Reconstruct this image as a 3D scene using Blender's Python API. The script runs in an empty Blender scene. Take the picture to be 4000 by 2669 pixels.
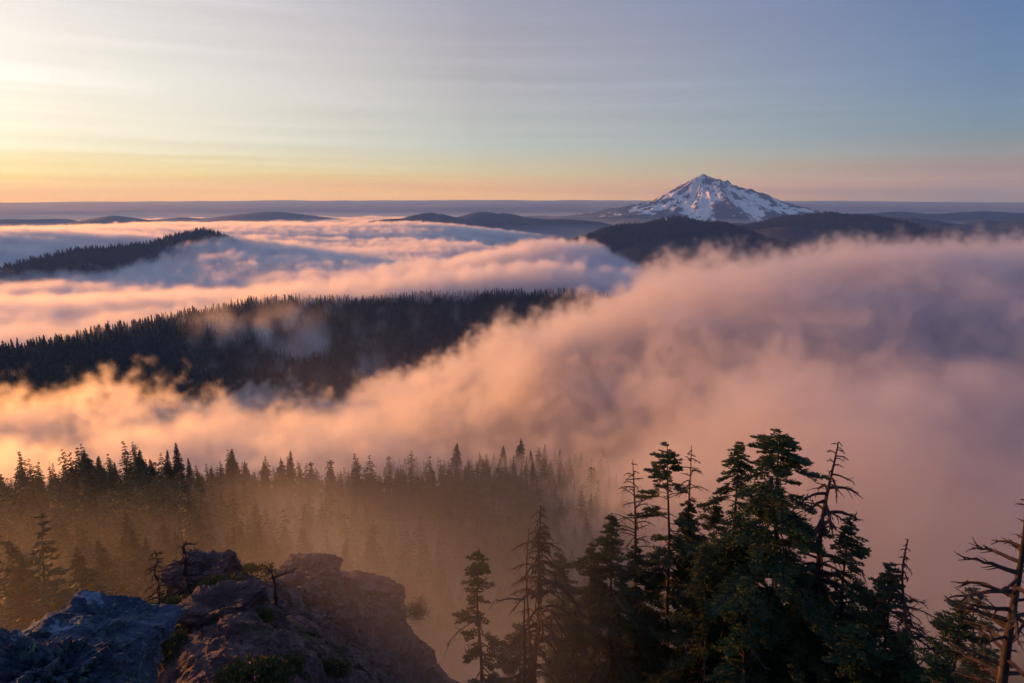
import bpy, math, random
import numpy as np

# ------------------------------------------------------------------ camera, sky, sun, exposure
sc = bpy.context.scene
F_PX, W_PX, H_PX = 679.0, 1024.0, 683.0
TILT = math.atan((341.5 - 192.0) / F_PX)
cam = bpy.data.objects.new('camera', bpy.data.cameras.new('camera'))
sc.collection.objects.link(cam)
sc.camera = cam
cam.data.sensor_width = 36
cam.data.lens = 36 * F_PX / W_PX
cam.data.clip_start = 0.1
cam.data.clip_end = 200000
cam.location = (0, 0, 0)
cam.rotation_euler = (math.pi / 2 - TILT, 0, 0)

SUN_AZ = math.radians(57)      # to the left of the view axis
SUN_EL = math.radians(4.6)
sun = bpy.data.lights.new('sun', 'SUN')
sun.energy = 4.2
sun.color = (1.0, 0.385, 0.08)
sun.angle = math.radians(0.6)
so = bpy.data.objects.new('sun', sun)
sc.collection.objects.link(so)
so.rotation_euler = (math.pi / 2 - SUN_EL, 0, SUN_AZ + math.pi)
# lamp shines along its -Z: rotate so that -Z points away from the sun's place
from mathutils import Vector
SUN_DIR = Vector((-math.sin(SUN_AZ) * math.cos(SUN_EL), math.cos(SUN_AZ) * math.cos(SUN_EL), math.sin(SUN_EL)))
so.rotation_euler = SUN_DIR.to_track_quat('Z', 'Y').to_euler()

sc.view_settings.view_transform = 'Standard'
sc.view_settings.look = 'None'
sc.view_settings.exposure = 0.48
sc.view_settings.gamma = 1.0
sc.view_settings.use_curve_mapping = False
cy = sc.cycles
cy.volume_bounces = 4
cy.max_bounces = 8
cy.diffuse_bounces = 2
cy.volume_max_steps = 200
cy.volume_step_rate = 2.5
cy.use_adaptive_sampling = True
cy.adaptive_threshold = 0.02
cy.use_denoising = True


def s2l(c):
    return tuple(((v / 255) / 12.92 if v / 255 <= .04045 else ((v / 255 + .055) / 1.055) ** 2.4) for v in c)


world = bpy.data.worlds.new('World')
sc.world = world
world.use_nodes = True
nt = world.node_tree
N, L = nt.nodes, nt.links
bgn = N['Background']


def mth(op, a, b=None, c=None, nodes=None, links=None, clamp=False):
    n = (nodes or N).new('ShaderNodeMath')
    n.operation = op
    n.use_clamp = clamp
    for i, v in enumerate((a, b, c)):
        if v is None:
            continue
        if isinstance(v, (int, float)):
            n.inputs[i].default_value = v
        else:
            (links or L).new(v, n.inputs[i])
    return n.outputs[0]


tc = N.new('ShaderNodeTexCoord')
vn = N.new('ShaderNodeVectorMath'); vn.operation = 'NORMALIZE'
L.new(tc.outputs['Generated'], vn.inputs[0])
sp = N.new('ShaderNodeSeparateXYZ'); L.new(vn.outputs[0], sp.inputs[0])
elev = mth('MULTIPLY', mth('ARCSINE', sp.outputs[2]), 180 / math.pi)
az = mth('MULTIPLY', mth('ARCTAN2', sp.outputs[0], sp.outputs[1]), 180 / math.pi)     # 0 ahead, + to the right
# angle from the sun's azimuth (0..180)
dsun = mth('ABSOLUTE', mth('ADD', az, math.degrees(SUN_AZ)))
dsun = mth('MINIMUM', dsun, mth('SUBTRACT', 360.0, dsun))
# high thin cloud streaks: noise stretched along the horizon, coordinates az / elev on the dome
cmb = N.new('ShaderNodeCombineXYZ')
L.new(mth('MULTIPLY', az, 0.016), cmb.inputs[0])
L.new(mth('ADD', mth('MULTIPLY', elev, 0.95), mth('MULTIPLY', az, 0.006)), cmb.inputs[1])
ns = N.new('ShaderNodeTexNoise'); ns.inputs['Scale'].default_value = 1.0; ns.inputs['Detail'].default_value = 5
ns.inputs['Roughness'].default_value = .5
L.new(cmb.outputs[0], ns.inputs['Vector'])
cm2 = N.new('ShaderNodeCombineXYZ')
L.new(mth('MULTIPLY', az, 0.05), cm2.inputs[0]); L.new(mth('ADD', mth('MULTIPLY', elev, 0.16), mth('MULTIPLY', az, -0.012)), cm2.inputs[1])
ng = N.new('ShaderNodeTexNoise'); ng.inputs['Scale'].default_value = 1.0; ng.inputs['Detail'].default_value = 3
L.new(cm2.outputs[0], ng.inputs['Vector'])
gate = mth('MULTIPLY', mth('SUBTRACT', ng.outputs[0], 0.36), 5.0, clamp=True)
streak = mth('MULTIPLY', mth('MULTIPLY', mth('SUBTRACT', ns.outputs[0], 0.5), 2.2), gate)


def ramp(pts, fac, lo, hi):
    r = N.new('ShaderNodeValToRGB')
    cr = r.color_ramp
    cr.interpolation = 'LINEAR'
    while len(cr.elements) < len(pts):
        cr.elements.new(0.5)
    for e, (p, c) in zip(cr.elements, pts):
        e.position = (p - lo) / (hi - lo)
        e.color = (*s2l(c), 1)
    f = mth('DIVIDE', mth('SUBTRACT', fac, lo), hi - lo, clamp=True)
    L.new(f, r.inputs[0])
    return r.outputs[0]


ew = mth('ADD', elev, mth('MULTIPLY', streak, 2.0))
left = ramp([(-8, (200, 165, 130)), (-.3, (255, 212, 105)), (.3, (255, 224, 125)), (1.2, (255, 240, 180)), (3, (255, 252, 236)), (8, (255, 254, 250)), (14, (238, 233, 236)), (32, (130, 142, 180)), (90, (72, 98, 168))], ew, -8, 90)
mid = ramp([(-8, (150, 140, 145)), (-.3, (232, 188, 108)), (.4, (230, 198, 130)), (1.5, (212, 204, 172)), (3.5, (190, 200, 202)), (7, (184, 186, 194)), (11, (174, 172, 184)), (15, (160, 162, 182)), (32, (98, 116, 168)), (90, (72, 98, 168))], ew, -8, 90)
right = ramp([(-8, (100, 110, 140)), (-.3, (120, 112, 145)), (.4, (146, 122, 145)), (1.2, (160, 140, 150)), (2.2, (150, 150, 158)), (4, (124, 148, 170)), (8, (106, 134, 172)), (12, (96, 124, 170)), (16, (88, 118, 170)), (32, (74, 104, 168)), (90, (72, 98, 168))], ew, -8, 90)


def mix(a, b, f):
    m = N.new('ShaderNodeMix'); m.data_type = 'RGBA'
    L.new(a, m.inputs[6]); L.new(b, m.inputs[7])
    if isinstance(f, float):
        m.inputs[0].default_value = f
    else:
        L.new(f, m.inputs[0])
    return m.outputs[2]


f1 = mth('DIVIDE', mth('SUBTRACT', dsun, 20.0), 34.0, clamp=True)
f2 = mth('DIVIDE', mth('SUBTRACT', dsun, 53.0), 38.0, clamp=True)
veil = mix(mix(left, mid, f1), right, f2)
bright = mth('ADD', 1.0, mth('MULTIPLY', streak, 0.25))
glow = mth('MULTIPLY', mth('POWER', mth('DIVIDE', mth('SUBTRACT', 26.0, dsun), 26.0, clamp=True), 2.0), 1.2)
glow = mth('MULTIPLY', glow, mth('POWER', 2.718, mth('DIVIDE', mth('ABSOLUTE', elev), -9.0)))
vs = N.new('ShaderNodeVectorMath'); vs.operation = 'SCALE'
L.new(veil, vs.inputs[0]); L.new(mth('ADD', bright, glow), vs.inputs['Scale'])
sky = N.new('ShaderNodeTexSky')
sky.sky_type = 'NISHITA'; sky.sun_disc = False
sky.sun_elevation = SUN_EL; sky.sun_rotation = -SUN_AZ
sky.air_density = 1.5; sky.dust_density = 3
sk = N.new('ShaderNodeVectorMath'); sk.operation = 'SCALE'
L.new(sky.outputs[0], sk.inputs[0]); sk.inputs['Scale'].default_value = 0.01
ad = N.new('ShaderNodeVectorMath'); ad.operation = 'ADD'
L.new(vs.outputs[0], ad.inputs[0]); L.new(sk.outputs[0], ad.inputs[1])
L.new(ad.outputs[0], bgn.inputs[0])
bgn.inputs[1].default_value = 0.70

# ------------------------------------------------------------------ helpers
rnd = random.Random(7)
RNG = np.random.default_rng(11)
cT, sT = math.cos(TILT), math.sin(TILT)


def ray(px, py):
    u, v = (px - 512.0) / F_PX, (py - 341.5) / F_PX
    return np.array([u, cT - v * sT, -(sT + v * cT)])


def P(px, py, r):
    """the point in the world at horizontal range r in the direction sighted at px, py"""
    d = ray(px, py)
    return d * (r / math.hypot(d[0], d[1]))


def link(name, me, mat=None, parent=None, **props):
    o = bpy.data.objects.new(name, me)
    sc.collection.objects.link(o)
    if mat is not None and me is not None:
        for m in (mat if isinstance(mat, (list, tuple)) else [mat]):
            me.materials.append(m)
    if parent is not None:
        o.parent = parent
    for k, v in props.items():
        o[k] = v
    return o


def mesh_from(name, V, T, smooth=False, mat_idx=None):
    """V (n,3), T (m,3|4) arrays"""
    V = np.ascontiguousarray(V, dtype=np.float32); T = np.ascontiguousarray(T, dtype=np.int32)
    me = bpy.data.meshes.new(name)
    me.vertices.add(len(V)); me.vertices.foreach_set('co', V.ravel())
    k = T.shape[1]
    me.loops.add(T.size); me.loops.foreach_set('vertex_index', T.ravel())
    me.polygons.add(len(T))
    me.polygons.foreach_set('loop_start', np.arange(0, T.size, k, dtype=np.int32))
    me.polygons.foreach_set('loop_total', np.full(len(T), k, dtype=np.int32))
    if mat_idx is not None:
        me.polygons.foreach_set('material_index', np.ascontiguousarray(mat_idx, dtype=np.int32))
    me.polygons.foreach_set('use_smooth', np.full(len(T), smooth))
    me.update(calc_edges=True)
    return me


def grid_faces(nu, nv):
    i = np.arange(nu - 1)[:, None] * nv + np.arange(nv - 1)[None, :]
    i = i.ravel()
    return np.stack([i, i + nv, i + nv + 1, i + 1], 1)


# value noise, vectorised
_perm = np.random.default_rng(3).random((64, 64, 64)).astype(np.float32)


def vnoise(x, y, z=0.0):
    x, y, z = np.broadcast_arrays(np.asarray(x, float), np.asarray(y, float), np.asarray(z, float))
    xi, yi, zi = np.floor(x).astype(int), np.floor(y).astype(int), np.floor(z).astype(int)
    fx, fy, fz = x - xi, y - yi, z - zi
    fx, fy, fz = [f * f * (3 - 2 * f) for f in (fx, fy, fz)]
    x0, y0, z0 = xi & 63, yi & 63, zi & 63
    x1, y1, z1 = (x0 + 1) & 63, (y0 + 1) & 63, (z0 + 1) & 63
    a = _perm[x0, y0, z0] * (1 - fx) + _perm[x1, y0, z0] * fx
    b = _perm[x0, y1, z0] * (1 - fx) + _perm[x1, y1, z0] * fx
    c = _perm[x0, y0, z1] * (1 - fx) + _perm[x1, y0, z1] * fx
    d = _perm[x0, y1, z1] * (1 - fx) + _perm[x1, y1, z1] * fx
    return ((a * (1 - fy) + b * fy) * (1 - fz) + (c * (1 - fy) + d * fy) * fz) * 2 - 1


def fbm(x, y, z=0.0, octs=5, gain=.5, lac=2.03):
    s, a, f = 0, 1, 1
    for k in range(octs):
        s = s + a * vnoise(x * f + 11.3 * k, y * f + 5.7 * k, z * f + 3.1 * k)
        a *= gain; f *= lac
    return s


def ridged(x, y, z=0.0, octs=5, gain=.5):
    s, a, f = 0, 1, 1
    for k in range(octs):
        s = s + a * (1 - 2 * np.abs(vnoise(x * f + 7.7 * k, y * f + 2.9 * k, z * f)))
        a *= gain; f *= 2.1
    return s


def fftnoise(shape, beta, seed, size, lmax, stretch=(1, 1, 1)):
    """3-D cloud noise with a power spectrum; size in metres, lmax the longest wavelength"""
    rng = np.random.default_rng(seed)
    f = np.fft.rfftn(rng.standard_normal(shape).astype(np.float32))
    kx = np.fft.fftfreq(shape[0])[:, None, None] * shape[0] / size[0] * stretch[0]
    ky = np.fft.fftfreq(shape[1])[None, :, None] * shape[1] / size[1] * stretch[1]
    kz = np.fft.rfftfreq(shape[2])[None, None, :] * shape[2] / size[2] * stretch[2]
    k = np.sqrt(kx * kx + ky * ky + kz * kz)
    amp = np.where(k > 1e-9, np.maximum(k, 1.0 / lmax) ** (-beta / 2), 0)
    n = np.fft.irfftn(f * amp, s=shape, axes=(0, 1, 2)).astype(np.float32)
    return n / n.std()


def tps(pts):
    """thin-plate interpolation of z over x, y, in log-ish scaled units"""
    p = np.asarray(pts, float)
    s = 1000.0
    X = p[:, :2] / s

    def U(r2):
        return np.where(r2 > 0, r2 * np.log(r2 + 1e-12), 0)
    n = len(p)
    K = U(((X[:, None] - X[None]) ** 2).sum(-1)) + np.eye(n) * 2e-3
    A = np.zeros((n + 3, n + 3)); A[:n, :n] = K; A[:n, n] = 1; A[:n, n + 1:] = X; A[n, :n] = 1; A[n + 1:, :n] = X.T
    w = np.linalg.solve(A, np.concatenate([p[:, 2], np.zeros(3)]))

    def ev(x, y):
        x, y = x / s, y / s
        out = w[n] + w[n + 1] * x + w[n + 2] * y
        for i in range(n):
            out = out + w[i] * U((x - X[i, 0]) ** 2 + (y - X[i, 1]) ** 2)
        return out
    return ev


def mat_new(name):
    m = bpy.data.materials.new(name); m.use_nodes = True
    return m, m.node_tree.nodes, m.node_tree.links, m.node_tree.nodes['Principled BSDF']


def noise_mat(name, cols, scale=1.0, detail=6, rough=.9, bump=0.0, bscale=None, distortion=0.0, coord='Object', stretch=(1, 1, 1), bdist=.1, spec=.2):
    m, n, l, b = mat_new(name)
    t = n.new('ShaderNodeTexCoord'); mp = n.new('ShaderNodeMapping'); mp.inputs['Scale'].default_value = stretch
    l.new(t.outputs[coord], mp.inputs[0])
    a = n.new('ShaderNodeTexNoise'); a.inputs['Scale'].default_value = scale; a.inputs['Detail'].default_value = detail
    a.inputs['Distortion'].default_value = distortion
    l.new(mp.outputs[0], a.inputs[0])
    r = n.new('ShaderNodeValToRGB'); cr = r.color_ramp
    while len(cr.elements) < len(cols):
        cr.elements.new(.5)
    for e, (p, c) in zip(cr.elements, cols):
        e.position = p; e.color = (*c, 1)
    l.new(a.outputs[0], r.inputs[0]); l.new(r.outputs[0], b.inputs['Base Color'])
    b.inputs['Roughness'].default_value = rough
    b.inputs['Specular IOR Level'].default_value = spec
    if bump:
        c = n.new('ShaderNodeTexNoise'); c.inputs['Scale'].default_value = bscale or scale * 4; c.inputs['Detail'].default_value = 8
        l.new(mp.outputs[0], c.inputs[0])
        bp = n.new('ShaderNodeBump'); bp.inputs['Strength'].default_value = bump; bp.inputs['Distance'].default_value = bdist
        l.new(c.outputs[0], bp.inputs['Height']); l.new(bp.outputs[0], b.inputs['Normal'])
    return m


# ------------------------------------------------------------------ terrain
NEAR_R = np.array([20, 60, 100, 150, 220, 300, 380, 450, 560.])
NEAR_PX = [-250, 0, 100, 200, 300, 400, 500, 600, 700, 850, 1024, 1300]
NEAR_PY = [
    [1100, 830, 730, 665, 600, 555, 530, 520, 535],
    [1150, 840, 735, 660, 595, 545, 518, 508, 520],
    [1200, 840, 735, 660, 590, 538, 508, 492, 500],
    [1300, 850, 740, 662, 595, 540, 508, 490, 498],
    [1350, 880, 760, 672, 602, 550, 515, 497, 505],
    [1400, 900, 780, 690, 615, 556, 520, 497, 482],
    [1500, 900, 800, 705, 622, 560, 518, 490, 470],
    [1500, 880, 800, 715, 640, 578, 535, 505, 480],
    [1500, 860, 790, 730, 675, 630, 600, 575, 560],
    [1500, 850, 790, 745, 705, 680, 662, 652, 650],
    [1500, 850, 790, 745, 705, 680, 662, 652, 650],
    [1500, 850, 790, 745, 705, 680, 662, 652, 650]]
_az = np.array([math.degrees(math.atan2(ray(p, 341)[0], ray(p, 341)[1])) for p in NEAR_PX])
_zt = np.array([[P(p, q, r)[2] for q, r in zip(row, NEAR_R)] for p, row in zip(NEAR_PX, NEAR_PY)])
_zt = np.clip(_zt, -400, None)


def near_z(x, y):
    r = np.hypot(x, y); a = np.degrees(np.arctan2(x, y))
    a = np.clip(a, _az[0], _az[-1])
    rr = np.concatenate([[0, 8], NEAR_R, [700, 900, 1200]])
    zt = np.concatenate([np.full((len(_az), 1), -2.5), np.full((len(_az), 1), -7.), _zt,
                         np.minimum(_zt[:, -1:] - 70, -300), np.full((len(_az), 1), -390), np.full((len(_az), 1), -430)], 1)
    zt[:, 2] = np.clip(zt[:, 2], -24, -15)
    zt[:, 3] = np.clip(zt[:, 3], -62, -40)
    i = np.clip(np.searchsorted(_az, a) - 1, 0, len(_az) - 2); fa = (a - _az[i]) / (_az[i + 1] - _az[i]); fa = np.clip(fa, 0, 1); fa = fa * fa * (3 - 2 * fa)
    j = np.clip(np.searchsorted(rr, r) - 1, 0, len(rr) - 2); fr = np.clip((r - rr[j]) / (rr[j + 1] - rr[j]), 0, 1)
    return (zt[i, j] * (1 - fr) + zt[i, j + 1] * fr) * (1 - fa) + (zt[i + 1, j] * (1 - fr) + zt[i + 1, j + 1] * fr) * fa


# crests: (pixel column, pixel row of the ground, range), then slope and roundness
RIDGES = [
    ([(-260, 420, 1050), (0, 358, 1330), (100, 338, 1480), (200, 315, 1680), (300, 302, 1850), (400, 300, 1950), (500, 298, 2000), (590, 297, 2000), (680, 330, 1850), (800, 380, 1700)], .31, 60),
    ([(-300, 330, 3300), (0, 271, 3500), (40, 261.5, 3600), (75, 253, 3680), (110, 249.5, 3760), (150, 246.5, 3880), (180, 237, 3980), (206, 232.5, 4080), (222, 238, 4120), (245, 250, 4200)], .50, 25),
    ([(540, 268, 4300), (580, 247, 4400), (603, 234, 4500), (625, 227, 4500), (650, 227, 4500), (675, 219.5, 4500), (700, 226, 4600), (720, 224.5, 4700), (748, 236, 4800), (790, 250, 4900)], .34, 50),
    ([(690, 240, 6300), (740, 229, 6200), (785, 218.5, 6100), (820, 214.8, 6000), (845, 216.5, 6000), (870, 217, 6000), (915, 228, 5900), (960, 236, 5800), (1010, 243, 5700), (1100, 252, 5600)], .3, 80),
    ([(840, 232, 8600), (870, 224, 8500), (893, 217.5, 8400), (925, 219.5, 8300), (970, 226, 8200), (1024, 232, 8100), (1100, 236, 8000)], .25, 80),
    ([(930, 228, 9700), (960, 225, 9600), (985, 220.5, 9500), (1005, 222, 9500), (1040, 219, 9400), (1200, 222, 9400)], .25, 80),
    ([(800, 219, 13500), (830, 214.5, 13400), (870, 213.5, 13400), (900, 211.5, 13300), (927, 214, 13200), (955, 213.8, 13000), (985, 211.2, 13000), (1012, 213.5, 13000), (1060, 213.3, 13000), (1300, 216, 13000)], .12, 100),
    ([(600, 226, 8600), (640, 224, 8500), (690, 227, 8400), (730, 223, 8300), (760, 226, 8200)], .2, 80),
    ([(330, 226, 8300), (370, 221, 8400), (400, 218.5, 8500), (420, 214, 8600), (431, 212.6, 8600), (442, 214, 8600), (456, 220, 8700), (463, 217, 8900), (477, 212.2, 9000), (487, 212, 9000), (496, 215, 9000), (505, 213, 9000), (520, 217, 9000), (560, 219, 9000), (600, 222, 9000)], .28, 50),
    ([(500, 219, 12500), (530, 215.5, 12500), (560, 217, 12000), (590, 217, 11500), (640, 218, 11000)], .12, 100),
    ([(90, 221, 11200), (104, 217.5, 11200), (112, 215.2, 11200), (118, 215.2, 11200), (135, 218.5, 11200), (150, 221, 11200)], .2, 30),
    ([(120, 223, 12300), (155, 219.5, 12300), (180, 217.5, 12200), (198, 218.5, 12200), (225, 217.5, 12200), (250, 214, 12100), (258, 212, 12100), (266, 211.6, 12100), (290, 213.2, 12000), (303, 215.5, 12000), (330, 220, 12000)], .13, 30),
    ([(-200, 222, 11800), (0, 219.2, 11800), (40, 219.5, 11800), (60, 218.6, 11800), (90, 224, 11800)], .2, 60),
]
_RW = []
for pts, slope, rd in RIDGES:
    q = np.array([P(*p) for p in pts])
    # smooth the crest a little so that corners do not show
    t = np.arange(len(q)); tt = np.linspace(0, len(q) - 1, (len(q) - 1) * 4 + 1)
    q4 = np.stack([np.interp(tt, t, q[:, k]) for k in range(3)], 1)
    q4[1:-1] = (q4[:-2] + q4[2:] + 2 * q4[1:-1]) / 4
    _RW.append((q4, slope, rd))


def ridge_z(x, y, q, slope, rd):
    best = np.full(x.shape, -1e9)
    for i in range(len(q) - 1):
        a, b = q[i], q[i + 1]
        d = b - a; l2 = d[0] ** 2 + d[1] ** 2
        t = np.clip(((x - a[0]) * d[0] + (y - a[1]) * d[1]) / l2, 0, 1)
        dist = np.hypot(x - a[0] - t * d[0], y - a[1] - t * d[1])
        best = np.maximum(best, a[2] + t * d[2] - slope * (np.sqrt(dist ** 2 + rd ** 2) - rd))
    return best


def terrain_z(x, y):
    x = np.asarray(x, float); y = np.asarray(y, float)
    r = np.hypot(x, y)
    base = -470 - 190 * np.clip((r - 4200) / 5000, 0, 1) + 25 * fbm(x / 900, y / 900, octs=4)
    z = base
    for q, sl, rd in _RW:
        m = (x > q[:, 0].min() - 2600) & (x < q[:, 0].max() + 2600) & (y > q[:, 1].min() - 2600) & (y < q[:, 1].max() + 2600)
        if m.any():
            rz = np.full(x.shape, -1e9)
            rz[m] = ridge_z(x[m], y[m], q, sl, rd)
            dd = np.clip((rz * 0 + 1), 0, 1)
            wob_ = fbm(x[m] / 330, y[m] / 330, 6.1, octs=4) * (sl * 26 if q[:, 1].min() > 3800 else 0)
            rz[m] += wob_
            z = np.maximum(z, rz)
    # gullies on slopes (crests stay where they are)
    g = ridged(x / 420, y / 420, 1.5, octs=4)
    z = z + np.clip((z - base) / 120, 0, 1) * (g - .6) * 9 * np.clip((r - 900) / 500, 0, 1)
    nz = near_z(x, y) + fbm(x / 40, y / 40, octs=4) * 3 * np.clip(r / 150, 0, 1)
    w = np.clip((1250 - r) / 200, 0, 1)
    return np.where(r < 1250, np.maximum(nz * w + z * (1 - w), z), z)


forest_floor = noise_mat('forest_floor', [(.3, (.012, .016, .010)), (.6, (.03, .034, .018)), (.75, (.05, .045, .028))], scale=.02, detail=12, rough=1)
FAR = 34000
naz, nr = 760, 620
azs = np.radians(np.linspace(-62, 62, naz))
rs = np.concatenate([np.geomspace(6, 1000, 200), np.geomspace(1005, 15000, 380), np.geomspace(15500, FAR, 40)])
A, R = np.meshgrid(azs, rs, indexing='ij')
X, Y = R * np.sin(A), R * np.cos(A)
Z = terrain_z(X, Y)
ground = link('ground', mesh_from('ground', np.stack([X, Y, Z], -1).reshape(-1, 3), grid_faces(naz, len(rs))[:, ::-1], smooth=True), forest_floor,
              kind='structure', label='dark forested valley floor and ridges running out to the horizon')

# the land behind and beside the viewer, so the sheet closes under the viewpoint
azs2 = np.radians(np.linspace(62, 298, 120))
rs2 = np.geomspace(6, FAR, 60)
A, R = np.meshgrid(azs2, rs2, indexing='ij')
X, Y = R * np.sin(A), R * np.cos(A)
link('hillside', mesh_from('hillside', np.stack([X, Y, np.maximum(-6 - R * .5, -470 - 190 * np.clip((R - 4200) / 5000, 0, 1))], -1).reshape(-1, 3), grid_faces(120, 60)[:, ::-1], smooth=True), forest_floor,
     kind='structure', label='forested land behind the viewpoint')

# distant flat cloud deck that makes the horizon band
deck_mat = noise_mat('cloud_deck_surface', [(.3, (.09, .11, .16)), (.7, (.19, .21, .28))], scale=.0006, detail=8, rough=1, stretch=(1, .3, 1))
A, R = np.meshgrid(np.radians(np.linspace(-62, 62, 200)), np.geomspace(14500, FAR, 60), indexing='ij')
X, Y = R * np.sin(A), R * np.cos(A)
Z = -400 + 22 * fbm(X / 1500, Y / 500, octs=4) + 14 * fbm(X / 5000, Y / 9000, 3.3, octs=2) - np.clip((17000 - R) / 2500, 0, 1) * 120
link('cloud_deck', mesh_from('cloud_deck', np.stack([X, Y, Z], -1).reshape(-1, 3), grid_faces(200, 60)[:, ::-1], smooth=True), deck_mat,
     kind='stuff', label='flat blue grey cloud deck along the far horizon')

# ------------------------------------------------------------------ the snow mountain
MR = 13000.0
pk = P(703, 175.5, MR)
prof_px = [(560, 217), (590, 212.5), (615, 209), (640, 203.5), (652, 200.5), (665, 196), (675, 190.5), (685, 185), (692, 179.5), (697, 176.5), (701, 174.2), (704, 173.8), (709, 176.5), (716, 179.5), (722, 184.5), (728, 187), (731, 185.5), (735, 189), (745, 192), (760, 196.5), (775, 201), (790, 205), (805, 208), (830, 212), (850, 214.5), (880, 217)]
pp = np.array([[P(a, b, MR)[0], P(a, b, MR)[2]] for a, b in prof_px])
xs_rel = pp[:, 0] - pk[0]
H0 = pk[2] + 470
n = 560
gx, gy = np.meshgrid(np.linspace(-3600, 4200, n), np.linspace(-2600, 2200, 420), indexing='ij')
# bearing of each point round the peak; profile taken left / right and blended for the near side
rad = np.hypot(gx, gy * 1.05)
rad_w = rad + 90 * fbm(gx / 500 + 3, gy / 500, octs=4) * np.clip(rad / 700, 0, 1)
hl = np.interp(-rad_w, xs_rel, pp[:, 1]); hr = np.interp(rad_w, xs_rel, pp[:, 1])
c = np.clip(gx / np.maximum(rad, 1) * .5 + .5, 0, 1); c = c * c * (3 - 2 * c)
hz = hl * (1 - c) + hr * c
th = np.arctan2(gy, gx)
ribs = ridged(np.cos(th) * 3.6 + 5, np.sin(th) * 3.6 + 9, rad / 2200, octs=4)
det = ridged(gx / 300, gy / 300, .3, octs=6, gain=.6)
off = np.clip(np.abs(gy) / 260, 0, 1)
amt = np.clip(rad / 260, 0, 1) * np.clip((hz + 470) / 500, .06, 1) * (.15 + .85 * off)
hz = hz + amt * ((ribs - .8) * 80 + (det - .5) * 50)
hz = hz - np.clip(np.abs(gy) - 1300, 0, None) * .25 - np.clip(np.abs(gx - 200) - 3000, 0, None) * .3
hz = np.where(hz < -690, -690, hz)
MV = np.stack([gx + pk[0], gy + pk[1], hz], -1).reshape(-1, 3)
rr2 = np.hypot(gx, gy)
streaky = fbm(th * 9 + .5 * fbm(gx / 500, gy / 500, 4.4, octs=3), rr2 / 700, 1.7, octs=5, gain=.6)
fine_ = fbm(gx / 110, gy / 110, 8.8, octs=4, gain=.6)
hn = np.clip((hz + 330) / 420, -1.2, .8)
snowv = .02 + .25 * np.clip(hn, 0, 1) + 1.9 * np.minimum(hn - .05, 0) - (ribs - .85) * .75 + streaky * .60 + fine_ * .60
snowv = np.clip(snowv * 2.6, 0, 1)
snow, nn, ll, bb = mat_new('snow_and_rock')
at_ = nn.new('ShaderNodeAttribute'); at_.attribute_name = 'snow'
snf = at_.outputs['Fac']
mx = nn.new('ShaderNodeMix'); mx.data_type = 'RGBA'
mx.inputs[6].default_value = (.028, .026, .036, 1); mx.inputs[7].default_value = (.80, .82, .86, 1)
ll.new(snf, mx.inputs[0]); ll.new(mx.outputs[2], bb.inputs['Base Color']); bb.inputs['Roughness'].default_value = .8
mm_ = mesh_from('snow_mountain', MV, grid_faces(n, 420), smooth=True)
mm_.attributes.new('snow', 'FLOAT', 'POINT').data.foreach_set('value', snowv.astype(np.float32).ravel())
link('snow_mountain', mm_, snow,
     kind='structure', label='snow streaked volcanic peak rising above the hills on the right')


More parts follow.
